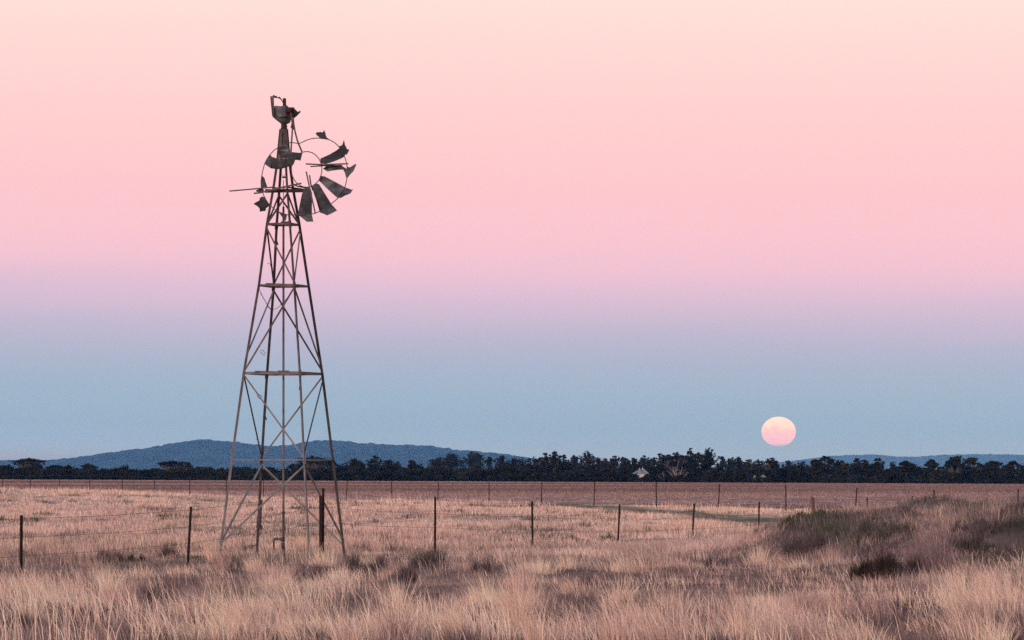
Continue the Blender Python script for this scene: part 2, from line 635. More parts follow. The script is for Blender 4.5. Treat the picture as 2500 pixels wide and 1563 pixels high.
ORD = ['first', 'second', 'third', 'fourth', 'fifth', 'sixth', 'seventh', 'eighth', 'ninth', 'tenth', 'eleventh', 'twelfth']
TREES = [
    # u, top y, half width px, type, distance, special label
    (14, 1139, 26, 'bushy', YT, None), (62, 1119, 36, 'umbrella', YT, 'wide flat-topped gum with open layered crown at the far left of the tree line'),
    (72, 1139, 24, 'bushy', YT - 40, None),
    (98, 1134, 9, 'umbrella', YT, None), (126, 1136, 20, 'umbrella', YT, None), (163, 1137, 9, 'umbrella', YT, None),
    (186, 1145, 22, 'bushy', YT - 30, None),
    (213, 1133, 17, 'umbrella', YT, None), (244, 1142, 15, 'bushy', YT, None), (267, 1145, 13, 'bushy', YT, None),
    (295, 1136, 18, 'bushy', YT, None), (330, 1147, 20, 'bushy', YT, None), (352, 1148, 18, 'bushy', YT, None),
    (378, 1142, 15, 'bushy', YT, None), (412, 1125, 26, 'umbrella', YT, 'dark flat-topped tree with two broad leaf layers above its neighbours, left of the windmill'),
    (432, 1140, 20, 'bushy', YT - 20, None),
    (453, 1127, 17, 'umbrella', YT, 'small leaning umbrella crown just right of the two-layered flat-topped tree'), (474, 1144, 18, 'bushy', YT, None),
    (505, 1149, 20, 'bushy', YT, None), (532, 1146, 15, 'bushy', YT, None), (562, 1137, 24, 'bushy', YT, None),
    (597, 1138, 26, 'bushy', YT, None), (630, 1142, 20, 'bushy', YT, None), (662, 1141, 22, 'bushy', YT, None), (690, 1146, 18, 'bushy', YT, None),
    (716, 1133, 14, 'umbrella', YT, None), (738, 1127, 20, 'bushy', YT - 20, None),
    (768, 1115, 34, 'umbrella', YT, 'broad spreading gum seen through the right half of the windmill legs'), (772, 1128, 25, 'bushy', YT, None),
    (806, 1122, 15, 'umbrella', YT, None), (832, 1134, 18, 'bushy', YT, None),
    (862, 1121, 22, 'gum', YT, None), (884, 1128, 16, 'bushy', YT, None), (911, 1112, 15, 'gum', YT, 'tall narrow dark gum standing out just right of the windmill'),
    (944, 1124, 20, 'gum', YT, None), (966, 1127, 18, 'bushy', YT, None), (1008, 1123, 9, 'gum', YT, None), (1020, 1133, 26, 'bushy', YT, None),
    (1068, 1117, 20, 'gum', YT + 500, None), (1104, 1107, 24, 'gum', YT + 500, 'large rounded blue-black gum in front of the hill\'s right slope'),
    (1155, 1102, 24, 'gum', YT + 500, 'tallest feathery gum before the right end of the blue hill'), (1197, 1114, 9, 'gum', YT + 500, None),
    (1224, 1113, 13, 'gum', YT + 500, None), (1060, 1142, 40, 'bushy', YT, None), (1130, 1144, 34, 'bushy', YT, None), (1190, 1143, 24, 'bushy', YT, None),
    (1252, 1114, 20, 'bushy', YT, None), (1268, 1118, 22, 'bushy', YT + 100, None), (1302, 1114, 14, 'gum', YT, None), (1331, 1107, 12, 'gum', YT, None),
    (1354, 1103, 13, 'gum', YT, 'tufted upright gum a little left of the middle of the tree line'), (1375, 1110, 13, 'gum', YT, None),
    (1400, 1112, 15, 'gum', YT + 500, None), (1434, 1102, 18, 'gum', YT + 500, 'spire-topped gum left of the pale farmhouse'), (1462, 1117, 13, 'gum', YT + 500, None),
    (1478, 1118, 10, 'gum', YT + 500, None), (1500, 1114, 16, 'gum', YT + 500, None), (1522, 1115, 13, 'gum', YT + 500, None), (1548, 1118, 14, 'gum', YT + 500, None),
    (1576, 1112, 13, 'gum', YT + 500, None), (1596, 1118, 11, 'gum', YT + 500, None),
    (1614, 1106, 14, 'gum', YT, None), (1646, 1102, 20, 'gum', YT, None), (1660, 1110, 48, 'dome', YT - 20, 'big domed gum with fans of pale bare limbs at its foot'),
    (1683, 1096, 8, 'gum', YT + 60, 'thin tufted crown poking up out of the big domed gum'), (1704, 1107, 26, 'dome', YT + 40, None), (1732, 1095, 20, 'gum', YT, 'tallest dark gum of the tree line, right of the big domed crown'),
    (1752, 1128, 18, 'bushy', YT, None), (1762, 1115, 6, 'gum', YT + 500, None), (1786, 1117, 14, 'gum', YT + 500, None), (1804, 1116, 12, 'gum', YT + 500, None),
    (1826, 1123, 15, 'gum', YT + 500, None), (1850, 1122, 13, 'gum', YT + 500, None), (1878, 1119, 19, 'gum', YT, 'rounded dark gum directly under the moon'),
    (1900, 1128, 16, 'bushy', YT, None), (1926, 1125, 15, 'gum', YT + 200, None), (1958, 1124, 22, 'bushy', YT, None), (1990, 1122, 18, 'gum', YT, None),
    (2020, 1113, 22, 'dome', YT, 'dark gum with hooked leafy top, right of the moon'), (2055, 1124, 20, 'gum', YT, None), (2097, 1119, 14, 'gum', YT, None), (2116, 1122, 9, 'gum', YT, None),
    (2132, 1128, 20, 'bushy', YT, None), (2152, 1118, 10, 'gum', YT, None), (2174, 1128, 14, 'bushy', YT, None), (2206, 1126, 16, 'umbrella', YT, None), (2235, 1130, 16, 'bushy', YT, None),
    (2268, 1123, 18, 'dome', YT, None), (2315, 1120, 13, 'umbrella', YT, None), (2330, 1131, 40, 'dome', YT - 20, None), (2333, 1115, 11, 'gum', YT, None), (2350, 1113, 14, 'gum', YT, 'clumped round crown topping the dense group near the right edge'),
    (2376, 1116, 17, 'umbrella', YT, None), (2395, 1135, 24, 'dome', YT, None), (2434, 1125, 21, 'umbrella', YT, None), (2450, 1134, 22, 'bushy', YT, None), (2482, 1127, 22, 'dome', YT, None), (2520, 1124, 22, 'bushy', YT, None),
    (-28, 1136, 24, 'bushy', YT, None), (-70, 1132, 30, 'umbrella', YT, None), (2560, 1122, 24, 'dome', YT, None), (2605, 1128, 26, 'bushy', YT, None),
]
ANCH = [(0, 'the left edge'), (690, "the windmill's centre pipe"), (1063, 'the slim fence post right of the windmill'), (1565, 'the pale farmhouse'), (1901, 'the moon'), (2500, 'the right edge')]
ADJ = {'bushy': 'low rounded dark tree', 'umbrella': 'flat-topped dark tree', 'gum': 'upright tufted dark gum', 'dome': 'broad domed dark gum'}


def auto_label(i):
    u, _, _, ty_, _, sp_ = TREES[i]
    if sp_:
        return sp_
    if u < 0 or u > 2500:
        return ORD[int(abs(u) % 5)] + ' ' + ADJ[ty_] + (' farther out' if u > 2580 else '') + ' just past the ' + ('left' if u < 0 else 'right') + ' edge'
    au, an = min(ANCH, key=lambda a_: abs(a_[0] - u))
    same = sorted([abs(t_[0] - au) for t_ in TREES if t_[3] == ty_ and t_[5] is None and 0 <= t_[0] <= 2500 and (t_[0] > au) == (u > au)])
    k_ = same.index(abs(u - au))
    side_ = 'right of ' if u > au else 'left of '
    if au in (0, 2500):
        side_ = 'in from '
    return ORD[min(k_, 11)] + ' ' + ADJ[ty_] + ' ' + side_ + an


for i, (u, yt, hw, ty_, Yd, sp_) in enumerate(TREES):
    rng = np.random.default_rng(100 + i)
    s = Yd / F
    X = (u - 1250) * s
    top = CAMZ + (HOR - yt) * s
    Yd2 = Yd + rng.uniform(-12, 12)
    gzv = float(GZ(X, min(Yd2, 1400)))
    H = top - gzv
    w = hw * s * (1.45 if ty_ == 'gum' else 1.12)
    puffs = []
    limbs = []
    if ty_ == 'bushy':
        for k in range(13):
            a_ = rng.uniform(-1, 1)
            zc = H * rng.uniform(.12, .8) * (1 - .28 * abs(a_))
            r_ = w * rng.uniform(.25, .45)
            puffs.append((a_ * w * .75, rng.uniform(-.7, .7) * w, zc, r_, r_, min(r_ * .8, H * .25)))
        puffs.append((w * rng.uniform(-.3, .3), 0, H * .82, w * .5, w * .5, H * .17))
        puffs.append((0, 0, H * .35, w * .85, w * .7, H * .36))
        for k in range(4):
            limbs.append([(0, 0, 0), (rng.uniform(-.4, .4) * w, rng.uniform(-.3, .3) * w, H * .35), (rng.uniform(-.6, .6) * w, rng.uniform(-.5, .5) * w, H * .62)])
        nl = int(700 + 40 * hw)
    elif ty_ == 'umbrella':
        nb = 4 + int(hw / 6)
        for k in range(nb):
            a_ = -1 + 2 * (k + .5) / nb + rng.uniform(-.1, .1)
            zt = H * (.93 - .10 * a_ * a_ - rng.uniform(0, .13) * (k % 2))
            rr = w * rng.uniform(.22, .38)
            puffs.append((a_ * w * .8, rng.uniform(-.5, .5) * w, zt, rr * 1.25, rr, H * .055))
            if k % 2 == 0:
                puffs.append((a_ * w * .6, rng.uniform(-.5, .5) * w, zt - H * .16, rr * .8, rr * .8, H * .04))
            limbs.append([(0, 0, 0), (a_ * w * .15, 0, H * .42), (a_ * w * .5, rng.uniform(-.3, .3) * w, H * .72), (a_ * w * .75, rng.uniform(-.4, .4) * w, zt)])
        nl = int(380 + 26 * hw)
    elif ty_ == 'dome':
        for k in range(26):
            a_ = rng.uniform(-1, 1)
            env = math.sqrt(max(.05, 1 - (abs(a_)) ** 2.4))
            zc = H * (.30 + rng.uniform(.1, .60) * env)
            r_ = w * rng.uniform(.12, .24)
            puffs.append((a_ * w * .9, rng.uniform(-.8, .8) * w, zc, r_, r_, r_ * .55))
        for k in range(9):
            a_ = -.9 + 1.8 * k / 8
            puffs.append((a_ * w, rng.uniform(-.3, .3) * w, H * (.30 + .62 * math.sqrt(1 - .9 * a_ * a_)), w * .17, w * .2, H * .06))
            limbs.append([(rng.uniform(-.2, .2) * w, 0, 0), (a_ * w * .4, 0, H * .35), (a_ * w * .8, 0, H * .62)])
        nl = int(900 + 42 * hw)
    else:  # gum
        nb = 7 + int(hw / 2)
        for k in range(nb):
            a_ = rng.uniform(-1, 1)
            zt = H * (1 - .24 * abs(a_) ** 1.3 - rng.uniform(.02, .17))
            if k == 0:
                a_, zt = rng.uniform(-.3, .3), H * .96
            rr = min(w * .5, max(.40, w * rng.uniform(.12, .23)))
            puffs.append((a_ * w * .75, rng.uniform(-.6, .6) * w, zt, rr, rr, rr * .62))
            for q_ in range(3):
                zq = zt - H * rng.uniform(.09, .2) * (q_ + 1) * .8
                if zq > H * .2:
                    puffs.append((a_ * w * rng.uniform(.45, .85), rng.uniform(-.6, .6) * w, zq, rr * rng.uniform(.8, 1.4), rr, rr * rng.uniform(.6, 1.3)))
            limbs.append([(0, 0, 0), (a_ * w * .2, 0, H * .4), (a_ * w * .5, rng.uniform(-.3, .3) * w, H * .7), (a_ * w * .72, 0, zt)])
        nl = int(600 + 46 * hw)
    if ty_ in ('gum', 'dome', 'umbrella'):
        for k in range(5 + int(hw / 4)):      # stray tufts on thin twigs round the outline
            a_ = rng.uniform(-1, 1)
            zt = H * (1.0 - .26 * abs(a_) ** 1.4 + rng.uniform(-.07, .015))
            puffs.append((a_ * w * .95, rng.uniform(-.4, .4) * w, zt, rng.uniform(.35, .75), .5, rng.uniform(.2, .42)))
            limbs.append([(a_ * w * .4, 0, H * .55), (a_ * w * .93, 0, zt)])
    root = empty('gum_tree' if ty_ != 'bushy' else 'scrub_tree', (X, Yd2, gzv))
    tag(root, auto_label(i), 'tree', 'dark trees of the far tree line')
    kd = rng.random()
    tone = np.array([1, 1, 1.0]) * rng.uniform(.7, 1.35)
    if kd < .3:
        tone = tone * np.array([1.35, 1.0, .85])
    elif kd < .5:
        tone = tone * np.array([.85, 1.1, .95])
    v, f, c = leaves(puffs, int(nl * 1.7), .34 if Yd < 1500 else .42, rng, LB, LG)
    link_mesh('crown', np_mesh('crown', v, f, c * tone), root, m_leaf)
    tb = MB()
    r0 = .10 + .012 * hw
    for L in limbs:
        L = [Vector(p) + Vector((X, Yd2, gzv - .1)) for p in L]
        tb.tube(L, [r0 * (1 - .75 * j / (len(L) - 1)) for j in range(len(L))], 5)
    tb.build('trunk', m_bark, root)
    if i and TREES[i][5] and 'pale bare limbs' in TREES[i][5]:
        # pale bare limbs fanning up from the foot of the big tree (photo points)
        fans = [[(1648, 1172), (1640, 1160), (1628, 1150)], [(1649, 1173), (1648, 1158), (1644, 1145), (1643, 1138)], [(1649, 1173), (1646, 1155), (1636, 1143)],
                [(1655, 1173), (1652, 1160), (1649, 1148), (1648, 1139)], [(1662, 1172), (1661, 1160), (1664, 1148), (1666, 1140)], [(1666, 1172), (1672, 1163), (1680, 1153)],
                [(1624, 1172), (1619, 1160), (1618, 1152)], [(1634, 1175), (1628, 1164), (1619, 1155)], [(1622, 1173), (1612, 1166), (1605, 1160)],
                [(1653, 1150), (1653, 1140), (1656, 1131), (1656, 1124)], [(1660, 1173), (1659, 1160), (1660, 1150)]]
        for fn in fans:
            mb_ = MB()
            pts = [P(a_, b_ + 0, Yd2 - w * .55 - 3) for a_, b_ in fn]
            pts = [Vector((p.x, p.y + .8 * math.sin(j * 2.1 + fn[0][0]), p.z)) for j, p in enumerate(pts)]
            mb_.tube(pts, [.13 - .08 * j / (len(pts) - 1) for j in range(len(pts))], 6)
            mb_.build('limb', m_pale, root)

# far dense scrub that reads as one mass under the crowns
rng = np.random.default_rng(5)
NS = 2600
us = rng.uniform(-160, 2660, NS)
Ys = rng.uniform(YT - 30, YT + 90, NS)
tops = np.interp(us, [0, 500, 900, 1040, 1100, 1200, 1245, 1420, 1600, 1750, 2100, 2500], [1143, 1147, 1143, 1143, 1148, 1147, 1132, 1137, 1141, 1144, 1140, 1142])
xs = (us - 1250) / F * Ys
gzz = GZ(xs, Ys)
hmax = CAMZ + (HOR - tops) * Ys / F - gzz
hz_ = rng.uniform(.05, .92, NS) * hmax * (.75 + .5 * vn(us, Ys * 0, 25, 2))
rr = rng.uniform(.7, 1.5, NS)
puffs = np.stack([xs, Ys, gzz + hz_, rr * 1.3, rr, rr * .7], -1)
# dead-straight foot
v, f, c = leaves(puffs, 110000, .62, rng, LB, LG)
NQ = 1500
uq = rng.uniform(-170, 2670, NQ); Yq = rng.uniform(YT - 26, YT + 20, NQ); xq = (uq - 1250) / F * Yq
pq = np.stack([xq, Yq, GZ(xq, Yq) + rng.uniform(.2, 1.6, NQ), np.full(NQ, 1.5), np.full(NQ, 1.5), np.full(NQ, .8)], -1)
v2, f2, c2 = leaves(pq, 45000, .62, rng, LB, LG)
v, f, c = np.concatenate([v, v2]), np.concatenate([f, f2 + len(v)]), np.concatenate([c, c2])
v[:, 2] = np.maximum(v[:, 2], GZ(v[:, 0], v[:, 1]) + .02)
sb = link_mesh('scrub', np_mesh('scrub', v, f, c * (.6 + .7 * vn(v[:, 0], v[:, 1] * 0 + v[:, 2] * 2, 9, 3))[:, None] * np.array([1.1, 1, .95])), None, m_leaf)
tag(sb, 'unbroken band of dark scrub under the far trees', kind='stuff')

# second, farther belt of trees whose tops fill between the first
m_wall = mat_noise('whitewash', [(.20, .19, .185), (.62, .60, .58)], scale=.9)
m_roof = mat_noise('pale_iron_roof', [(.05, .065, .07), (.22, .25, .26)], scale=.7, rough=.5)
m_dark = mat_noise('dark_opening', [(.01, .01, .012), (.03, .03, .03)], scale=1)


def HP_(u, y, dY=0.0, Y0=YT - 42):
    p = P(u, y, Y0)
    return Vector((p.x, p.y + dY, p.z))


def house(name, label, pts_wall, roof, chims, door, Y0, cat='house'):
    (ul, ur, yb, yw) = pts_wall
    p0 = P(ul, yb, Y0); p1 = P(ur, yw, Y0)
    base = Vector(((p0.x + p1.x) / 2, Y0, float(GZ((p0.x + p1.x) / 2, Y0))))
    root = empty(name, base)
    tag(root, label, cat)
    wd = p1.x - p0.x
    b = MB()
    b.box((base.x, Y0, base.z - .3), (base.x, Y0, p1.z), wd, wd * .9, side=(1, 0, 0))
    b.build('wall', m_wall, root)
    (rl, rr_, ye, yr, rt0, rt1) = roof
    dd = wd * .6
    e = [HP_(rl, ye, -dd, Y0), HP_(rr_, ye, -dd, Y0), HP_(rr_, ye, dd, Y0), HP_(rl, ye, dd, Y0)]
    tpt = [HP_(rt0, yr, 0, Y0), HP_(rt1, yr, 0, Y0)]
    rb = MB()
    lo = [p - Vector((0, 0, .12)) for p in e]
    rb.add(e + tpt + lo, [(0, 1, 5, 4), (1, 2, 5), (2, 3, 4, 5), (3, 0, 4), (7, 6, 9, 8), (0, 6, 7, 1), (1, 7, 8, 2), (2, 8, 9, 3), (3, 9, 6, 0)])
    ro = rb.build('roof', m_roof, root)
    for (cu, cy0, cy1, cw) in chims:
        cb = MB()
        cb.box(HP_(cu, cy0, -.2, Y0), HP_(cu, cy1, -.2, Y0), cw, cw, side=(1, 0, 0))
        cb.build('chimney', m_wall, ro)
    for (du, dy0, dy1, dw) in door:
        db = MB()
        a_, c_ = HP_(du, dy0, -wd * .45 - .03, Y0), HP_(du, dy1, -wd * .45 - .03, Y0)
        db.box(a_, c_, dw, .10, side=(1, 0, 0))
        db.build('window', m_dark, root)
    return root


house('farmhouse', 'small pale farmhouse with twin chimneys half hidden in the far dark trees', (1556, 1575, 1172, 1157), (1544, 1585, 1156, 1145, 1562, 1572),
      [(1561, 1150, 1143, .32), (1569, 1150, 1142, .34)], [(1558, 1166, 1160, .6), (1573, 1166, 1160, .5)], YT - 42)
house('shed', 'right one of two tiny pale sheds glimpsed among dark trees below the moon', (1858, 1868, 1174, 1164), (1856, 1870, 1165, 1160, 1861, 1865), [], [(1863, 1172, 1168, .4)], YT - 45, 'shed')
house('shed', 'left and smaller of two tiny pale sheds glimpsed among dark trees below the moon', (1840, 1845, 1174, 1165), (1839, 1846, 1166, 1161, 1841, 1844), [], [(1842, 1172, 1168, .25)], YT - 45, 'shed')
# dark bushes standing in front of the pale buildings
for (u, yt, hw, lab) in [(1546, 1157, 14, 'low dark bush covering the left corner of the pale farmhouse'), (1583, 1158, 12, 'low dark bush covering the right corner of the pale farmhouse'),
                         (1567, 1163, 20, 'low dark bush across the foot of the pale farmhouse'), (1851, 1161, 15, 'small dark bush between the two tiny pale sheds'), (1872, 1163, 9, 'small dark bush right of the two tiny pale sheds')]:
    rng = np.random.default_rng(int(u))
    Yb = YT - 52
    s = Yb / F
    X = (u - 1250) * s
    gzv = float(GZ(X, Yb))
    H = CAMZ + (HOR - yt) * s - gzv
    w = hw * s
    puffs = [(rng.uniform(-.8, .8) * w, rng.uniform(-.5, .5) * w, H * rng.uniform(.1, .75), w * .35, w * .3, H * .25) for k in range(9)]
    v, f, c = leaves(puffs, 500, .35, rng, LB, LG)
    v[:, 2] = np.maximum(v[:, 2], 0.0)
    ob = link_mesh('bush', np_mesh('bush', v, f, c), None, m_leaf)
    ob.location = (X, Yb, gzv)
    tag(ob, lab, 'bush', 'dark bushes before the farm buildings')

# ------------------------------------------------------------------ windmill
WY = 90.0
S = WY / F
m_iron = mat_noise('weathered_iron', [(.040, .028, .026), (.085, .064, .060), (.15, .12, .115)], scale=5, rough=.65, detail=8, bump=.3, foot=(.085, .092, .092))
m_irond = mat_noise('rusted_and_shaded_iron', [(.016, .012, .012), (.034, .024, .023), (.065, .046, .044)], scale=6, rough=.8, detail=8, bump=.3, foot=(.022, .024, .024))  # darker rusted iron; on the rear legs the tone stands for shade
m_galv = mat_noise('weathered_galvanised_sheet', [(.030, .032, .034), (.068, .073, .079), (.13, .137, .147)], scale=4.5, rough=.55, metal=.25, detail=9, bump=.25)
m_rust = mat_noise('deep_rust', [(.020, .010, .010), (.055, .022, .020)], scale=9, rough=.9)
m_wood = mat_noise('grey_weathered_timber', [(.055, .042, .038), (.15, .115, .10)], scale=4, rough=.9, stretch=(1, 1, 8))
m_galvpipe = mat_noise('pale_galvanised_bar', [(.085, .087, .085), (.19, .195, .19)], scale=4, rough=.6, bump=.2)

wx = (690 - 1250) * S
wz = float(GZ(wx, WY))
mill = empty('windmill', (wx, WY, wz))
tag(mill, 'derelict wind pump on a tall lattice tower, torn wheel hanging beside the mast', 'windmill')
LV = [(316, 692.5, 6.5), (400, 692, 15), (460, 691.5, 24), (548, 691.5, 41), (698, 693, 64), (912, 691.5, 102), (1123, 690, 132), (1350, 690, 166)]
CD = {'MR': (.447, -.895), 'R': (.895, .447), 'ML': (-.447, .895), 'L': (-.895, -.447)}


def corner(lv, c, grow=1.0):
    y, cx, r_ = LV[lv]
    dx, dy = CD[c]
    return Vector(((cx - 1250 + dx * r_ * grow) * S, WY + dy * r_ * grow * S, CAMZ + (HOR - y) * S))


def cornery(y, c):
    ys = [l[0] for l in LV]
    cx = np.interp(y, ys, [l[1] for l in LV]); r_ = np.interp(y, ys, [l[2] for l in LV])
    dx, dy = CD[c]
    return Vector(((cx - 1250 + dx * r_) * S, WY + dy * r_ * S, CAMZ + (HOR - y) * S))


for c in CD:
    b = MB()
    inward = Vector((-CD[c][1], CD[c][0], 0))
    lm = {'MR': m_iron, 'L': m_iron, 'ML': m_irond, 'R': m_irond}[c]  # near legs lit, rear legs shaded: the difference is painted into the iron
    w_ = {'MR': .054, 'L': .046, 'ML': .064, 'R': .048}[c]
    for a_ in range(len(LV) - 1):
        p, q_ = corner(a_, c), corner(a_ + 1, c)
        if a_ == len(LV) - 2:
            q_.z = float(GZ(q_.x, q_.y)) - .1
        b.angle(p, q_ + (q_ - p).normalized() * .03, w_, .012, inward)
    leg = b.build('leg', lm, mill)
    # splice plates and bolts where the angle irons join
    for lv in (3, 4, 5, 6):
        b = MB()
        p = corner(lv, c, 1.012)
        d_ = (corner(lv - 1, c) - p).normalized()
        b.box(p - d_ * .10, p + d_ * .07, w_ * 1.25, .020, inward)
        b.build('splice_plate', lm, leg)

ring = ['MR', 'R', 'ML', 'L']
for lv, w_ in ((3, .062), (4, .062), (5, .075)):
    for k in range(4):
        p, q_ = corner(lv, ring[k], .99), corner(lv, ring[(k + 1) % 4], .99)
        b = MB()
        b.box(p, q_, .010, w_ * .75)
        b.box(p - Vector((0, 0, w_ * .36)), q_ - Vector((0, 0, w_ * .36)), w_, .010, None)
        b.build('cross_bar', m_iron, mill)
for k in range(4):
    p, q_ = corner(6, ring[k]), corner(6, ring[(k + 1) % 4])
    b = MB()
    b.box(p, q_, .028, .030)
    b.build('cross_bar', m_galvpipe, mill)
# timber guide laid over each platform ring
for lv in (4, 5):
    y, cx, r_ = LV[lv]
    b = MB()
    z_ = CAMZ + (HOR - y) * S + .03
    b.box(((cx - 1250 - r_ * .62) * S, WY - r_ * .55 * S, z_), ((cx - 1250 + r_ * .62) * S, WY + r_ * .62 * S, z_), .10, .035)
    b.build('guide_plank', m_wood, mill)
b = MB()
for y in (548, 912):
    z_ = CAMZ + (HOR - y) * S + .05
    b.box(((678 - 1250) * S if y == 912 else (686 - 1250) * S, WY, z_), ((706 - 1250) * S, WY, z_), .12, .035)
b.build('pipe_clamp', m_irond, mill)


def brace(y0_, c0, y1_, c1, mt=m_iron, w_=.030, bend=None):
    w_ *= 1.25
    p, q_ = cornery(y0_, c0), cornery(y1_, c1)
    b = MB()
    side_ = Vector((0, -1, 0)).cross(q_ - p)
    if bend:
        m_ = (p + q_) / 2 + Vector(bend)
        b.box(p, m_, w_, .012, side_)
        b.box(m_, q_, w_, .012, side_)
    else:
        b.box(p, q_, w_, .012, side_)
        b.box(p, q_, .010, w_ * .8, side_, off=(w_ * .45, w_ * .42))
    b.build('brace', mt, mill)


brace(474, 'ML', 545, 'L'); brace(476, 'ML', 545, 'R', m_irond); brace(474, 'MR', 545, 'L', m_iron, .034); brace(474, 'MR', 545, 'R')
brace(560, 'L', 692, 'ML', m_irond); brace(560, 'L', 692, 'MR', m_iron, .028); brace(562, 'R', 692, 'ML'); brace(570, 'R', 692, 'MR', m_galvpipe, .026)
brace(708, 'ML', 860, 'L', m_galvpipe, .028); brace(706, 'ML', 900, 'R', m_irond, .032); brace(704, 'MR', 904, 'L', m_iron, .032); brace(706, 'MR', 880, 'R', m_iron, .030)
brace(920, 'L', 1118, 'ML', m_irond, .026); brace(918, 'L', 1119, 'MR', m_iron, .028); brace(920, 'R', 1117, 'ML', m_iron, .028); brace(930, 'R', 1110, 'MR', m_irond, .024)
brace(1136, 'ML', 1322, 'L', m_galvpipe, .040); brace(1136, 'MR', 1326, 'L', m_galvpipe, .034); brace(1134, 'ML', 1335, 'R', m_galvpipe, .034); brace(1136, 'MR', 1318, 'R', m_iron, .038)

# drop pipe, pump rod and ground pipework
px_ = (692 - 1250) * S
b = MB(); b.tube([(px_, WY, CAMZ + (HOR - 505) * S), (px_, WY, CAMZ + (HOR - 1252) * S)], .026, 10)
pipe = b.build('drop_pipe', m_iron, mill, True)
b = MB(); b.tube([(px_, WY, CAMZ + (HOR - 1248) * S), (px_, WY, wz - .05)], .030, 10)
b.tube([(px_, WY, CAMZ + (HOR - 1250) * S), (px_, WY, CAMZ + (HOR - 1254) * S)], .040, 10)
b.build('pipe_sleeve', m_irond, pipe, True)
b = MB(); b.tube([(px_, WY, CAMZ + (HOR - 440) * S), (px_, WY, CAMZ + (HOR - 506) * S)], .008, 6)
b.build('pump_rod', m_iron, mill, True)
b = MB()
b.tube([P(696, 1318, WY - .1), P(684, 1316, WY - .1), P(671, 1315, WY - .1), P(668, 1322, WY - .1), P(668, 1350, WY - .1)], .022, 8)
b.tube([P(688, 1312, WY - .1), P(688, 1322, WY - .1)], .035, 8)
b.tube([P(675, 1312, WY - .1), P(675, 1320, WY - .1)], .032, 8)
b.tube([P(691, 1325, WY - .1), P(691, 1340, WY - .1)], .045, 10)
b.build('valve_pipe', m_irond, mill, True)
# knot where stays meet under the head
b = MB()
kx = 693
b.box(P(689, 433, WY), P(698, 433, WY), .05, .04)
b.tube([P(686, 423, WY), P(692, 432, WY), P(698, 424, WY)], .006, 5)
b.build('rod_guide', m_irond, mill)
# timber rubbing strip and clamp at the foot of the rear left leg
b = MB()
b.tube([cornery(1222, 'ML') + Vector((.03, -.03, 0)), cornery(1292, 'ML') + Vector((.02, -.03, 0))], [.05, .06], 7)
b.tube([cornery(1284, 'ML') + Vector((.08, -.03, 0)), cornery(1296, 'ML') + Vector((.09, -.03, 0))], .03, 6)
b.build('foot_sleeve', m_irond, mill)
# step lugs on the legs
for (yy, c_, sgn) in ((590, 'ML', 1), (1018, 'ML', 1), (948, 'MR', -.4), (735, 'MR', .3), (738, 'ML', -.3), (755, 'R', .5)):
    b = MB()
    p = cornery(yy, c_)
    b.box(p + Vector((sgn * .02, -.02, .05)), p + Vector((sgn * .055, -.03, -.06)), .035, .02)
    b.build('step_lug', m_irond, mill)
# curls of loose wire
WIRES = [[(653, 645), (655, 642), (659, 644), (661, 650), (664, 655), (668, 656)],
         [(634, 708), (640, 722), (648, 736), (655, 748), (661, 757)], [(636, 716), (644, 730), (650, 740), (656, 752)], [(636, 855), (641, 855), (648, 862), (645, 868), (640, 864), (634, 858)],
         [(716, 704), (706, 722), (692, 738), (678, 752), (664, 757), (655, 748)], [(628, 965), (630, 971), (640, 977)], [(628, 965), (634, 964), (642, 970)],
         [(625, 1072), (631, 1076), (633, 1082)]]
for wv in WIRES:
    b = MB()
    b.tube([P(a_, c_, WY - .35 + .04 * math.sin(i_)) for i_, (a_, c_) in enumerate(wv)], .0065, 5)
    b.build('loose_wire', m_irond, mill, True)


def C1(x, y, dy=0.0):   # points read off the close look at the head
    return P(540 + x / 6.72, 210 + y / 6.72, WY + dy)


def C2(x, y, dy=0.0):   # points read off the close look at the wheel
    return P(540 + x / 6.72, 360 + y / 6.72, WY + dy)


# mast head: capping plates where the legs meet
b = MB()
b.plate([C1(975, 712, -.16), C1(1000, 718, -.18), C1(985, 1190, -.24), C1(928, 1190, -.24)], .012)
b.plate([C1(1042, 715, -.19), C1(1078, 712, -.16), C1(1092, 860, -.17), C1(1108, 1080, -.2), C1(1050, 1080, -.26), C1(1036, 860, -.22)], .012)
b.plate([C1(985, 712, -.17), C1(1070, 712, -.17), C1(1058, 770, -.17), C1(1000, 775, -.17)], .012)
b.plate([C1(985, 770, .02), C1(1060, 770, .02), C1(1060, 1180, .05), C1(985, 1180, .05)], .012)
b.build('mast_plate', m_iron, mill)
b = MB()
b.tube([C1(1030, 620), C1(1030, 632), C1(1030, 690), C1(1030, 712)], [.078, .070, .068, .075], 14)
b.tube([C1(1030, 690), C1(1030, 716)], .082, 12)
b.box(C1(1070, 655, -.05), C1(1070, 678, -.05), .045, .05)
b.build('mast_collar', m_irond, mill, True)
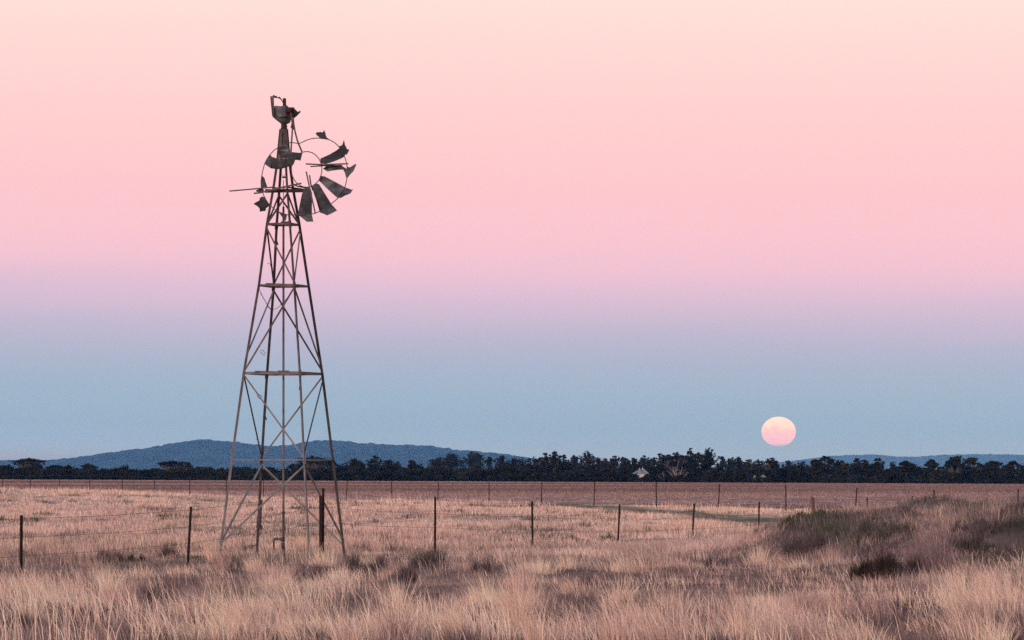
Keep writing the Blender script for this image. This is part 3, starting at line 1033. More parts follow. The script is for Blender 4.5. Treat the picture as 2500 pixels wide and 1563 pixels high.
# gear housing, an open bucket seen from below
rings = [(338, 868, 1100), (430, 850, 1130), (510, 845, 1145), (560, 900, 1143), (592, 945, 1135), (612, 975, 1100), (624, 990, 1075)]
b = MB()
NR = 16
for (yy, xl, xr) in rings:
    cx_, rx_ = (xl + xr) / 2, (xr - xl) / 2
    for j in range(NR):
        t_ = 2 * math.pi * j / NR
        ex = abs(math.cos(t_)) ** .6 * (1 if math.cos(t_) > 0 else -1)
        ey = abs(math.sin(t_)) ** .6 * (1 if math.sin(t_) > 0 else -1)
        p = C1(cx_ + rx_ * ex, yy + (6 * math.sin(j * 2.3)))
        b.v.append(Vector((p.x, WY + ey * rx_ / 6.72 * S * .85, p.z)))
for i_ in range(len(rings) - 1):
    for j in range(NR):
        b.f.append((i_ * NR + j, i_ * NR + (j + 1) % NR, (i_ + 1) * NR + (j + 1) % NR, (i_ + 1) * NR + j))
b.f.append(tuple((len(rings) - 1) * NR + j for j in range(NR)))
b.f.append(tuple(j for j in range(NR))[::-1])
hous = b.build('gear_housing', m_galv, mill)
b = MB()
b.tube([C1(868, 360, -.18), C1(875, 430, -.20), C1(905, 490, -.21), C1(960, 518, -.22), C1(1030, 512, -.22), C1(1110, 490, -.2)], .009, 6)
b.build('housing_seam', m_irond, hous, True)
b = MB()
b.box(C1(818, 190, -.10), C1(850, 500, -.18), .035, .02)
b.box(C1(856, 190, -.12), C1(862, 505, -.20), .028, .02)
b.box(C1(806, 185, -.12), C1(860, 188, -.12), .05, .05)
b.plate([C1(815, 190, -.11), C1(866, 190, -.11), C1(862, 360, -.14), C1(845, 345, -.14), C1(832, 260, -.14)], .008)
b.build('strap_arm', m_iron, mill)
b = MB()
b.box(C1(845, 165, -.05), C1(912, 186, -.05), .03, .05)
b.tube([C1(900, 190, -.05), C1(945, 192, -.04), C1(975, 208, -.03), C1(1000, 245, -.02), C1(1015, 272, 0)], [.010, .012, .014, .012, .012], 6)
b.tube([C1(940, 190, -.05), C1(968, 200, -.04)], .022, 6)
b.build('lever', m_irond, mill)
b = MB()
b.box(C1(1038, 208, 0), C1(1038, 420, 0), .078, .06, side=(1, 0, 0))
b.box(C1(1038, 200, 0), C1(1038, 210, 0), .04, .04, side=(1, 0, 0))
b.box(C1(1065, 320, .02), C1(1095, 356, .02), .03, .03)
b.build('spindle_post', m_rust, mill)
b = MB()
b.plate([C1(1045, 395, -.24), C1(1085, 365, -.24), C1(1110, 350, -.22), C1(1192, 350, -.2), C1(1215, 385, -.2), C1(1245, 412, -.18), C1(1262, 440, -.18), C1(1225, 480, -.18), C1(1195, 505, -.2), C1(1150, 500, -.22), C1(1120, 540, -.22), C1(1060, 470, -.24)], .30)
b.tube([C1(1100, 352, -.1), C1(1100, 410, -.1)], .05, 8)
b.tube([C1(1060, 410, -.30), C1(1140, 400, -.30)], .06, 8)
b.build('gear_case', m_rust, mill)
b = MB()
b.plate([C1(1190, 500, -.12), C1(1240, 425, -.1), C1(1272, 420, -.06), C1(1290, 403, -.03), C1(1303, 410, -.03), C1(1298, 438, -.03), C1(1235, 490, -.08), C1(1193, 524, -.1)], .015)
b.plate([C1(1148, 480, -.2), C1(1200, 490, -.2), C1(1190, 530, -.18), C1(1178, 545, -.18), C1(1160, 520, -.2)], .03)
b.build('tail_bracket', m_galv, mill)
for pts_, nm in (([C1(1140, 440, -.33), C1(1152, 520, -.33), C1(1168, 620, -.34), C1(1168, 720, -.35), C1(1156, 900, -.38), C1(1145, 1075, -.42)], 'hanging_arm'),
                 ([C1(1182, 520, -.3), C1(1190, 620, -.32), C1(1212, 750, -.36), C1(1245, 880, -.4), C1(1285, 990, -.45), C1(1328, 1085, -.5)], 'hanging_arm')):
    b = MB()
    for a_, c_ in zip(pts_[:-1], pts_[1:]):
        b.box(a_, c_ + (c_ - a_).normalized() * .006, .036, .020, side=(1, .2, 0))
    b.build(nm, m_iron, mill)
b = MB()
b.plate([C1(1135, 678, -.36), C1(1160, 615, -.36), C1(1180, 650, -.36), C1(1182, 710, -.36)], .02)
b.box(C1(1160, 620, -.35), C1(1185, 715, -.37), .025, .03)
b.build('arm_clip', m_irond, mill)


# the torn wheel hangs in a plane skewed about the tower, nearer at its left
def wd(x):
    return -.62 + (x - 1100) / 1000 * .38


def wheel_pts(seq, off=0.0, jit=0.0):
    return [C2(x, y, wd(x) + off + jit * math.sin(i_ * 1.9)) for i_, (x, y) in enumerate(seq)]


RIM = [(1085, -68), (1125, -76), (1170, -78), (1225, -70), (1280, -63), (1340, -88), (1400, -118), (1465, -138), (1530, -150), (1600, -152), (1660, -145), (1720, -137), (1780, -122), (1850, -85),
       (1905, -40), (1950, 15), (1990, 85), (2025, 150), (2050, 230), (2066, 320), (2070, 420), (2062, 520), (2045, 600), (2015, 690), (1970, 765), (1910, 840), (1850, 890), (1780, 945), (1700, 1000), (1620, 1047), (1540, 1083), (1460, 1097),
       (1350, 1105), (1250, 1106), (1160, 1108), (1080, 1105), (1000, 1082), (930, 1050), (860, 1005), (790, 940), (740, 870), (700, 795), (672, 720), (657, 640), (653, 560), (665, 470), (685, 370), (712, 270), (752, 190), (805, 115), (865, 50), (935, 3), (1010, -28), (1085, -50)]
b = MB(); b.tube(wheel_pts(RIM, 0, .01), .011, 6)
wr = b.build('outer_rim', m_iron, mill, True)
INN = []
for k in range(49):
    t_ = 2 * math.pi * k / 48 + 2.2
    INN.append((1402 + 250 * math.cos(t_), 362 + 292 * math.sin(t_)))
b = MB(); b.tube(wheel_pts(INN, -.02), .011, 6)
ir = b.build('inner_rim', m_iron, mill, True)
for k in range(2, 48, 2):
    x, y = INN[k]
    if 1180 < x and not (y > 560 and x > 1450):
        b = MB()
        dx_, dy_ = (x - 1402) / 250, (y - 362) / 292
        b.tube([C2(x - 3 * dx_, y - 3 * dy_, wd(x) - .03), C2(x + 9 * dx_, y + 9 * dy_, wd(x) - .03)], .012, 5)
        b.build('rim_stud', m_irond, ir)

y1_ = -1008
BL = [
    ([(1548, 785 + y1_), (1570, 757 + y1_), (1612, 760 + y1_), (1622, 750 + y1_), (1652, 766 + y1_), (1675, 748 + y1_), (1692, 718 + y1_), (1702, 760 + y1_), (1714, 772 + y1_), (1714, 800 + y1_), (1730, 842 + y1_), (1785, 885 + y1_), (1760, 882 + y1_), (1700, 866 + y1_), (1612, 855 + y1_), (1608, 840 + y1_), (1580, 822 + y1_)], .06, 0),
    ([(1625, 1192 + y1_), (1700, 1160 + y1_), (1780, 1122 + y1_), (1880, 1065 + y1_), (1950, 1012 + y1_), (1925, 992 + y1_), (1982, 972 + y1_), (1998, 930 + y1_), (2013, 884 + y1_), (2026, 930 + y1_), (2030, 965 + y1_), (2055, 1010 + y1_), (2066, 1038 + y1_), (2098, 1040 + y1_), (2100, 1055 + y1_), (2078, 1100 + y1_), (2058, 1135 + y1_), (2040, 1122 + y1_), (2010, 1168 + y1_), (1950, 1200 + y1_), (1880, 1228 + y1_), (1800, 1258 + y1_), (1720, 1278 + y1_), (1635, 1276 + y1_)], .16, 1),
    ([(1668, 1360 + y1_), (1705, 1330 + y1_), (1720, 1308 + y1_), (1960, 1295 + y1_), (2010, 1330 + y1_), (2060, 1358 + y1_), (2066, 1320 + y1_), (2110, 1338 + y1_), (2150, 1310 + y1_), (2205, 1278 + y1_), (2218, 1292 + y1_), (2195, 1345 + y1_), (2170, 1402 + y1_), (2110, 1460 + y1_), (2078, 1505 + y1_), (2048, 1505 + y1_), (2030, 1430 + y1_), (2000, 1372 + y1_), (1920, 1376 + y1_), (1830, 1388 + y1_), (1750, 1406 + y1_)], .12, 2),
    ([(1598, 540), (1612, 500), (1625, 463), (1655, 472), (1692, 473), (1860, 560), (2028, 652), (1965, 745), (1900, 826), (1740, 680)], .10, 3),
    ([(2028, 652), (2090, 675), (2138, 695), (2163, 683), (2148, 715), (2122, 755), (2070, 778), (2030, 790), (2000, 812), (1958, 832), (1900, 826), (1965, 745)], -.08, 3),
    ([(1488, 640), (1515, 608), (1550, 585), (1580, 600), (1605, 602), (1700, 755), (1812, 935), (1710, 1005), (1612, 1052), (1560, 870), (1515, 742)], .10, 4),
    ([(1612, 1052), (1710, 1005), (1812, 935), (1858, 985), (1902, 1036), (1820, 1080), (1738, 1118), (1690, 1095), (1622, 1070)], -.10, 4),
    ([(1358, 680), (1400, 655), (1458, 652), (1475, 700), (1492, 762), (1490, 930), (1488, 1100), (1380, 1112), (1256, 1104), (1290, 930), (1325, 765)], .08, 5),
    ([(1256, 1104), (1380, 1112), (1488, 1100), (1498, 1150), (1514, 1221), (1460, 1218), (1405, 1222), (1330, 1160)], -.10, 5),
    ([(930, 1048), (1000, 1080), (1080, 1112), (1070, 1160), (1056, 1208), (1040, 1200), (1020, 1172), (975, 1110)], .05, 6),
    ([(528, 926), (580, 895), (630, 868), (628, 832), (680, 800), (690, 815), (718, 808), (750, 870), (796, 945), (785, 965), (735, 1000), (730, 1042), (680, 1048), (634, 1056), (628, 1000), (592, 965)], .14, 7),
    ([(662, 462), (690, 480), (716, 512), (722, 550), (738, 590), (757, 648), (700, 652), (650, 655), (655, 560)], .06, 8),
    ([(820, 150), (922, 185), (1050, 188), (1200, 178), (1212, 210), (1200, 250), (1175, 297), (1120, 312), (1060, 332), (1000, 350), (930, 358), (870, 352), (815, 345), (812, 240)], .14, 9),
    ([(805, 120), (830, 148), (820, 150), (812, 240), (815, 345), (765, 310), (720, 278), (752, 190)], -.06, 9),
    ([(965, 158), (1035, 120), (1100, 70), (1215, 82), (1332, 96), (1320, 150), (1302, 218), (1250, 208), (1205, 205), (1190, 182), (1060, 184), (970, 182)], .10, 10),
    ([(932, 0), (990, -20), (1050, -38), (1092, -45), (1108, 20), (1104, 74), (1040, 115), (975, 150), (945, 120), (940, 50)], .08, 11),
    ([(572, 700), (610, 690), (655, 668), (700, 690), (700, 720), (620, 735), (578, 728)], .03, 12),
]
blades = {}
for pts_, bow, gid in BL:
    xs_ = [p[0] for p in pts_]; ys_ = [p[1] for p in pts_]
    cx_, cy_ = sum(xs_) / len(xs_), sum(ys_) / len(ys_)
    ex_ = max(max(xs_) - min(xs_), max(ys_) - min(ys_)) / 2
    rg = random.Random(gid * 7 + 1)
    ang = rg.uniform(0, math.pi)
    b = MB()
    P3 = []
    for (x, y) in pts_:
        tt = ((x - cx_) * math.cos(ang) + (y - cy_) * math.sin(ang)) / ex_
        P3.append(C2(x, y, wd(x) - .04 + bow * (tt * .9) + abs(bow) * .5 * tt * tt))
    b.plate(P3, .006)
    if gid in blades:
        b.build('folded_tip', m_galv, blades[gid])
    else:
        blades[gid] = b.build('wheel_blade', m_galv, mill)

BARS = [([(1388, 272), (1650, 285), (2084, 268)], .034, -.10, m_iron), ([(1465, 315), (1700, 300), (1985, 300)], .026, -.04, m_irond),
        ([(1395, 395), (1440, 610), (1545, 1086)], .034, -.12, m_iron), ([(1450, 455), (1468, 590), (1503, 705)], .030, -.06, m_irond),
        ([(135, 717), (450, 690), (880, 650)], .030, -.08, m_iron), ([(535, 755), (640, 745), (1000, 655), (1315, 590)], .036, -.14, m_wood),
        ([(720, 716), (1000, 712), (1345, 710)], .085, .05, m_irond), ([(1180, 610), (1260, 640), (1390, 664)], .030, .02, m_irond),
        ([(655, 652), (860, 660), (1050, 668)], .022, -.02, m_galvpipe), ([(1090, 655), (1200, 668), (1360, 690)], .035, .06, m_irond)]
for seq, w_, off, mt in BARS:
    b = MB()
    pp = wheel_pts(seq, off)
    for a_, c_ in zip(pp[:-1], pp[1:]):
        b.box(a_, c_ + (c_ - a_).normalized() * .004, w_, .022, side=Vector((0, -1, 0)).cross(c_ - a_))
    b.build('wheel_spoke' if mt is not m_wood else 'platform_plank', mt, mill)

# ------------------------------------------------------------------ fences
m_post = mat_noise('rusted_steel_post', [(.008, .004, .005), (.020, .009, .009), (.040, .019, .017)], scale=12, rough=.85)
m_wire = mat_noise('fence_wire', [(.06, .045, .04), (.12, .09, .08)], scale=2)
m_oldpost = mat_noise('old_split_post', [(.05, .024, .02), (.14, .075, .06)], scale=9, rough=.95, stretch=(1, 1, .3))


def picket(bm, top, bot, r_):
    """three-finned steel picket"""
    for k in range(3):
        a_ = 2 * math.pi * k / 3 + .5
        sd_ = Vector((math.cos(a_), math.sin(a_), 0))
        bm.box(bot, top, r_, r_ * .28, side=sd_, off=(r_ / 2, 0))


fn = empty('wire_fence', P(466, 1258, 80.9) * 1)
fn.location.z = float(GZ(fn.location.x, 80.9))
tag(fn, 'near fence of dark rusted pickets and thin wires running past the windmill into the mound', 'fence')
tops_n = []
for k, (ut, yt, ub) in enumerate(FX):
    Y = 73 + 7.9 * k
    if k == 2:
        Y = 86.5
    tp = P(ut, yt, Y)
    xb = (ub - 1250) / F * Y
    bt = Vector((xb + (xb - tp.x) * .15, Y, float(GZ(xb, Y)) - .15))
    tops_n.append((tp, bt))
    b = MB()
    if k == 2:
        b.tube([bt, tp], [.034, .032], 8)
        b.build('strainer_post', m_post, fn)
        b = MB()
        t2 = P(782, 1211, Y - .15)
        b.tube([Vector((P(783, 1340, Y - .15).x, Y - .15, float(GZ(t2.x, Y)) - .1)), t2], [.032, .030], 8)
        b.build('strainer_post', m_post, fn)
    elif k == 8:
        b.tube([bt, (bt + tp) / 2 + Vector((.03, 0, 0)), tp + Vector((0, 0, -.05)), tp], [.06, .05, .055, .03], 7)
        b.build('post', m_oldpost, fn)
    else:
        picket(b, tp, bt, .030 if k else .034)
        b.build('post', m_post, fn)
for fr in (.06, .36, .66):
    pts_ = []
    for k, (tp, bt) in enumerate(tops_n):
        zt = tp.z - fr * 1.2
        p = Vector((tp.x + (bt.x - tp.x) * fr, tp.y - .03, zt))
        if pts_:
            m_ = (pts_[-1] + p) / 2
            pts_.append(Vector((m_.x, m_.y, m_.z - .03)))
        pts_.append(p)
    first = pts_[0] + (pts_[0] - pts_[2]) * 1.0
    b = MB(); b.tube([first] + pts_, .0034, 4)
    b.build('wire', m_wire, fn)
# one more picket just outside the frame to carry the wires
p_ = tops_n[0][0] + (tops_n[0][0] - tops_n[1][0])
b = MB(); picket(b, p_ + Vector((0, 0, .02)), Vector((p_.x, p_.y, float(GZ(p_.x, p_.y)) - .1)), .034)
b.build('post', m_post, fn)

FARU = [7, 75, 145, 220, 298, 378, 463, 553, 644, 745, 848, 956, 1071, 1194, 1323, 1452, 1602, 1757, 1918, 2092, 2280, 2486]
ff = empty('wire_fence', (0, 0, 0))
tag(ff, 'far fence of thin dark pickets crossing the paddock in front of the tree line', 'fence')
TOPY = {1323: 1174, 1452: 1176, 1602: 1176.5, 1757: 1181, 1918: 1184.5, 2092: 1191, 2280: 1196, 2486: 1194.5}
pp = []
for k, u in enumerate(FARU):
    Y = 322 - 7.2 * (k - 1)
    x = (u - 1250) / F * Y
    zg = float(GZ(x, Y))
    zt = CAMZ + (HOR - TOPY[u]) * Y / F if u in TOPY else zg + 1.38
    pp.append((x, Y, zg, zt))
ff.location = (pp[10][0], pp[10][1], pp[10][2])
for k, (x, Y, zg, zt) in enumerate(pp):
    b = MB()
    lean = .06 * math.sin(k * 2.7)
    picket(b, Vector((x, Y, zt)), Vector((x - .03 - lean, Y, zg - .1)), .034 if Y < 215 else .030)
    b.build('post', m_post, ff)
for fr in (.08, .40, .72):
    b = MB()
    b.tube([(x, Y - .03, zt - fr * 1.2) for (x, Y, zg, zt) in pp], .003, 4)
    b.build('wire', m_wire, ff)

# rusted lid lying behind the windmill's rear left leg
c_ = P(608, 1333, 99.0)
gz_ = float(GZ(c_.x, 99.0))
b = MB()
n8 = 12
for zz_, rr_ in ((.0, .12), (.055, .12), (.06, .16), (.08, .16), (.11, .08)):
    for j in range(n8):
        t_ = 2 * math.pi * j / n8
        b.v.append(Vector((c_.x + rr_ * math.cos(t_), 99.0 + rr_ * math.sin(t_), gz_ + zz_ + .02 * math.cos(t_))))
for i_ in range(4):
    for j in range(n8):
        b.f.append((i_ * n8 + j, i_ * n8 + (j + 1) % n8, (i_ + 1) * n8 + (j + 1) % n8, (i_ + 1) * n8 + j))
b.f.append(tuple(4 * n8 + j for j in range(n8)))
o_ = b.build('bore_cap', m_irond)
tag(o_, 'small rusted bore cap in the grass beside the rear left leg of the windmill', 'bore cap')

# ------------------------------------------------------------------ grass
m_grass = mat_leaf('dry_grass', .30)


def blades_mesh(x, y, h, w, lx, ly, col, seg=2, rng=R0):
    n_ = len(x)
    z = GZ(x, y) - .02
    th = rng.normal(0, .9, n_)
    wx_, wy_ = np.cos(th) * w / 2, np.sin(th) * w / 2
    base = np.stack([x, y, z], -1)
    W_ = np.stack([wx_, wy_, 0 * wx_], -1)
    lean = np.stack([lx, ly, 0 * lx], -1)
    up = np.zeros((n_, 3)); up[:, 2] = 1
    L2 = np.clip(1 - .45 * (lx ** 2 + ly ** 2), .3, 1)
    if seg == 1:
        tip = base + up * (h * L2)[:, None] + lean * h[:, None]
        v = np.stack([base - W_, base + W_, tip], 1).reshape(-1, 3)
        return v, np.arange(n_ * 3).reshape(n_, 3), np.repeat(col, 3, 0)
    m1_ = base + up * (h * .5)[:, None] + lean * (h * .30)[:, None]
    tip = base + up * (h * L2)[:, None] + lean * h[:, None]
    v = np.stack([base - W_, base + W_, m1_ - W_ * .8, m1_ + W_ * .8, tip], 1).reshape(-1, 3)
    k = (np.arange(n_) * 5)[:, None]
    f = np.concatenate([k + np.array([0, 1, 3]), k + np.array([0, 3, 2]), k + np.array([2, 3, 4])], 0)
    return v, f, np.repeat(col, 5, 0)


def sample(n_, ya, yb, margin=1.13, logu=True, pad=2.0):
    if logu:
        y = np.exp(R0.uniform(math.log(ya), math.log(yb), n_))
    else:
        y = R0.uniform(ya, yb, n_)
    hw_ = y * .1361 * margin + pad
    return R0.uniform(-1, 1, n_) * hw_, y


def clumped(n_, ya, yb, per, spread_):
    k = max(1, n_ // per)
    cx_, cy_ = sample(k, ya, yb)
    ii = np.repeat(np.arange(k), per)
    ox = R0.normal(0, 1, k * per) * spread_
    oy = R0.normal(0, 1, k * per) * spread_
    return cx_[ii] + ox, cy_[ii] + oy, ox / spread_, oy / spread_, ii, k


def height_map(x, y):
    d = y - fence_near_Y(x)
    front = d < 0
    n1 = fbm(x, y * .5, 4.0, 3)
    h = np.where(front, .13 + .22 * ss(n1, .35, .7), .12 + .20 * ss(n1, .4, .7))
    h = h * np.where(front, .55 + .45 * ss(-d, 1, 12), 1) * np.where(front, .85 + .35 * ss(-y, -64, -48), 1)
    m = ss(mound(x, y), .15, .7)
    h = h * (1 - m) + (.16 + .25 * ss(n1, .45, .7)) * m
    low = np.exp(-((d - 3.5) / 4.5) ** 2) * ss(-x, 4.0, 6.5)
    h = h * (1 - .75 * low)
    h = h * (1 - .8 * track(x, y))
    fd = y - fence_far_Y(x)
    h = np.where(fd > 6, .10 + 0 * h, h)
    h = h * (1 + .55 * np.exp(-((fd + 2) / 5) ** 2) * (fd <= 6))
    h = h + .46 * np.exp(-((x + 5.4) / 1.9) ** 2 - ((y - 86) / 3.0) ** 2) * (.5 + n1)
    return h


# low shaggy under-layer and tall stems of the foreground
V, Fc, Cc = [], [], []


def addb(t3):
    off = sum(len(v_) for v_ in V)
    V.append(t3[0]); Fc.append(t3[1] + off); Cc.append(t3[2])


def colour_for(x, y, ii, k, bright=1.0, var=.22):
    c = field_tint(x, y)
    g_ = R0.random(k)[ii]
    c = mix(c, STRAW * 1.1, np.clip((g_ - .55) * 1.5, 0, .6) * (mound(x, y) < .3))
    c = mix(c, GREY, np.clip((.35 - g_) * 2.0, 0, .65))
    c = c * (1 + var * R0.normal(size=len(x)))[:, None].clip(.4, 1.7) * bright
    return c


# A: foreground body of the grass
x, y, ox, oy, ii, k = clumped(230000, 43, 100, 46, .15)
cx1 = R0.random(k)
ch = np.where(cx1 < .30, .35 + .3 * R0.random(k), np.where(cx1 < .8, .75 + .45 * R0.random(k), 1.2 + .6 * R0.random(k)))
kx = np.bincount(ii, x, k) / np.maximum(np.bincount(ii, minlength=k), 1)
ky = np.bincount(ii, y, k) / np.maximum(np.bincount(ii, minlength=k), 1)
CT = R0.random(k)
pat = fbm(kx, ky * .35, 1.1, 1, 3)
big = fbm(kx, ky * .25, 3.2, 4, 2)
CT = np.clip(.62 * CT + 1.3 * (pat - .33) + 1.5 * (big - .47), 0, 1)
CT0 = CT
gap = ss(fbm(kx, ky * .42, 1.5, 6, 3), .60, .48)          # bare hollows between the stands
ch = ch * (.5 + .6 * gap) * np.where(CT0 < .33, .72, 1.08)
h = height_map(x, y) * ch[ii] * (.45 + .75 * R0.random(len(x)))
wl = -.20 + .40 * (fbm(kx, ky, 3, 2) - .5) + R0.normal(0, .16, k)
lx = ox * .26 + wl[ii] + R0.normal(0, .17, len(x)); ly = oy * .26 + R0.normal(0, .16, len(x))
base_c = field_tint(kx, ky)
cc = np.where((CT < .33)[:, None], mix(base_c, mix(DARK * .9, GREY * .75, R0.random(k)), .90 + 0 * CT), np.where((CT > .80)[:, None], mix(base_c, GOLD * .97, .75 + 0 * CT), base_c))  # dead grey clumps, darkened further to stand for shaded hollows
mk = ss(mound(kx, ky), .3, .9) * (.45 + .45 * ss(kx, 8.2, 11)) * ss(fbm(kx, ky * .35, 1.3, 2, 3), .66, .42)
cc = mix(cc, np.array([.10, .095, .085]), mk)
cc = mix(cc, GREY * .70, .24 + .36 * ss(big, .38, .60))  # grey mixed in deepens the hollows' shade in the blade colour
ctint = (cc * (1 + .14 * R0.normal(size=k))[:, None].clip(.6, 1.4))[ii] * (1 + .20 * R0.normal(size=len(x)))[:, None].clip(.4, 1.7)
addb(blades_mesh(x, y, h, R0.uniform(.0035, .0075, len(x)), lx, ly, ctint))
# short dead thatch near the ground
x, y = sample(170000, 43, 125)
h = (height_map(x, y) * .5 + .06) * R0.uniform(.35, 1.0, len(x))
ii = np.arange(len(x))
addb(blades_mesh(x, y, h, R0.uniform(.007, .014, len(x)), R0.normal(-.1, .5, len(x)), R0.normal(0, .4, len(x)), mix(colour_for(x, y, ii, len(x), .8), GREY * .8, .45 + 0 * x), seg=1))
# B: seed stems, brighter and taller, in loose groups
x, y, ox, oy, ii, k = clumped(30000, 43, 92, 11, .17)
mfoot = np.exp(-((x + 5.4) / 2.2) ** 2 - ((y - 87) / 4) ** 2)
keepm = (y < fence_near_Y(x) + 1) | (R0.random(len(x)) < .12 + .7 * mfoot)
dens = np.maximum(ss(fbm(x, y * .45, 2.2, 5), .44, .66) + .05, mfoot)
keepm &= R0.random(len(x)) < dens * (1 - .80 * ss(mound(x, y), .1, .6))
x, y, ox, oy, ii = x[keepm], y[keepm], ox[keepm], oy[keepm], ii[keepm]
front_ = ss(-y, -66, -50)
h = (height_map(x, y) * (1.0 + .25 * front_) + .07) * R0.uniform(.85, 1.55, len(x)) * (.7 + .6 * R0.random(k)[ii])
gl = R0.normal(-.22, .24, k)[ii]
c = mix(STRAW * 1.1, GOLD * 1.05, R0.random(k)[ii]) * (1 + .15 * R0.normal(size=len(x)))[:, None].clip(.5, 1.5)
addb(blades_mesh(x, y, h, R0.uniform(.005, .011, len(x)) * (1 + .35 * front_), gl + ox * .09 + R0.normal(0, .10, len(x)), oy * .06, c))
# sprawling tussocks that break up the foreground
KT = 420
tx_, ty_2 = sample(KT, 43, 84, 1.13)
okt = (ty_2 < fence_near_Y(tx_) - 1.5) & (mound(tx_, ty_2) < .35)
tx_, ty_2 = tx_[okt], ty_2[okt]
bu = np.array([(900, 1415, 100), (985, 1430, 100), (1045, 1390, 110), (1180, 1400, 70), (755, 1420, 90), (380, 1472, 60), (240, 1530, 90), (60, 1545, 110), (2130, 1418, 150), (2208, 1410, 150), (1750, 1385, 70)], float)
by = CAMZ * F / (bu[:, 1] - HOR)
bx = (bu[:, 0] - 1250) / F * by
bw = bu[:, 2] * .6 * by / F
okt = ~((np.abs(tx_[:, None] / ty_2[:, None] - (bx / by)[None]) < (bw / by)[None]) & (ty_2[:, None] < by[None] + 1) & (ty_2[:, None] > by[None] - 15)).any(1)
tx_, ty_2 = tx_[okt], ty_2[okt]
KT = len(tx_)
NB = 230
ii = np.repeat(np.arange(KT), NB)
kind_ = R0.random(KT)
rt = np.where(kind_ < .4, .24 + .28 * R0.random(KT), .10 + .22 * R0.random(KT))
ht = np.where(kind_ < .4, .22 + .18 * R0.random(KT), .34 + .42 * R0.random(KT) ** 1.4)
ht = ht * (.72 + .28 * ss(-ty_2, -72, -56))
lt = R0.normal(-.20, .20, KT)
ox, oy = R0.normal(0, .6, len(ii)), R0.normal(0, .6, len(ii))
x, y = tx_[ii] + ox * rt[ii], ty_2[ii] + oy * rt[ii]
h = ht[ii] * (.35 + .75 * R0.random(len(ii)) ** 1.2)
ct = np.where((kind_ < .4)[:, None], mix(DARK * .7, GREY * .9, R0.random(KT)), np.where((kind_ < .55)[:, None], mix(BROWN, STRAW, R0.random(KT)), mix(STRAW, GOLD * 1.05, R0.random(KT))))  # dark share: dead tussocks, with the shade of hollows put into their colour
ct = ct[ii] * (1 + .20 * R0.normal(size=len(ii)))[:, None].clip(.45, 1.6)
addb(blades_mesh(x, y, h, R0.uniform(.004, .009, len(ii)), lt[ii] + ox * .38 + R0.normal(0, .10, len(ii)), oy * .35, ct))
# weeds matting the mound
n_ = 160000
cxm, cym = R0.uniform(2.6, 18, n_ // 40), R0.uniform(68, 108, n_ // 40)
ii = np.repeat(np.arange(len(cxm)), 40)
spm = (.12 + .30 * R0.random(len(cxm)) ** 2)[ii]
ox, oy = R0.normal(0, 1, len(ii)), R0.normal(0, 1, len(ii))
x, y = cxm[ii] + ox * spm, cym[ii] + oy * spm
kk = (R0.random(len(x)) < .25 + .75 * ss(mound(x, y), .02, .4))
reg = fbm(cxm, cym * .35, 1.3, 2, 3)
pm = R0.random(len(cxm)) * .50 + ss(reg, .40, .74) * .50 + .30 * (1 - ss(mound(cxm, cym), .1, .7)) - .16 * ss(cxm, 8.2, 11)
OLIVE = np.array([.15, .145, .115])
CM = np.where((pm < .22)[:, None], OLIVE * .45, np.where((pm < .36)[:, None], GREEN * .60, np.where((pm < .52)[:, None], OLIVE * 1.15, np.where((pm < .74)[:, None], BROWN * 1.05, STRAW * 1.05))))
HM = np.where(pm < .5, .12 + .20 * R0.random(len(cxm)), .10 + .18 * R0.random(len(cxm)))
x, y, ox, oy, ii = x[kk], y[kk], ox[kk], oy[kk], ii[kk]
h = HM[ii] * R0.uniform(.4, 1.2, len(x)) * np.exp(-.25 * ox ** 2)
addb(blades_mesh(x, y, h, R0.uniform(.005, .011, len(x)), ox * .3 + R0.normal(-.08, .25, len(x)), oy * .3, CM[ii] * (1 + .22 * R0.normal(size=len(x)))[:, None].clip(.4, 1.7)))
# dull green-brown weeds dotted through the paddock
n_ = 42000
cxm, cym = sample(n_ // 60, 84, 300)
okc = (cym > fence_near_Y(cxm) + 2) & (cym < fence_far_Y(cxm) - 4)
ii = np.repeat(np.arange(len(cxm)), 60)
spm = (.15 + .7 * R0.random(len(cxm)) ** 2)[ii]
ox, oy = R0.normal(0, 1, len(ii)), R0.normal(0, 1, len(ii))
x, y = cxm[ii] + ox * spm, cym[ii] + oy * spm * 1.6
kk = okc[ii]
cw = mix(GREEN * .7, GREY * .8, R0.random(len(cxm)))
x, y, ox, oy, ii = x[kk], y[kk], ox[kk], oy[kk], ii[kk]
h = (.16 + .24 * R0.random(len(cxm)))[ii] * R0.uniform(.5, 1.1, len(x)) * np.exp(-.3 * ox ** 2)
addb(blades_mesh(x, y, h, R0.uniform(.012, .024, len(x)) * y / 120, ox * .3, oy * .3, cw[ii] * (1 + .2 * R0.normal(size=len(x)))[:, None].clip(.4, 1.6), seg=1))
# C: paddock between the fences
x, y, ox, oy, ii, k = clumped(260000, 92, 330, 10, .22)
h = height_map(x, y) * R0.uniform(.5, 1.1, len(x)) * (.8 + .4 * R0.random(k)[ii])
sc_ = (y / 110)
addb(blades_mesh(x, y, h, R0.uniform(.012, .022, len(x)) * sc_, ox * .25 - .08, oy * .2, colour_for(x, y, ii, k, 1.24, .30), seg=1))
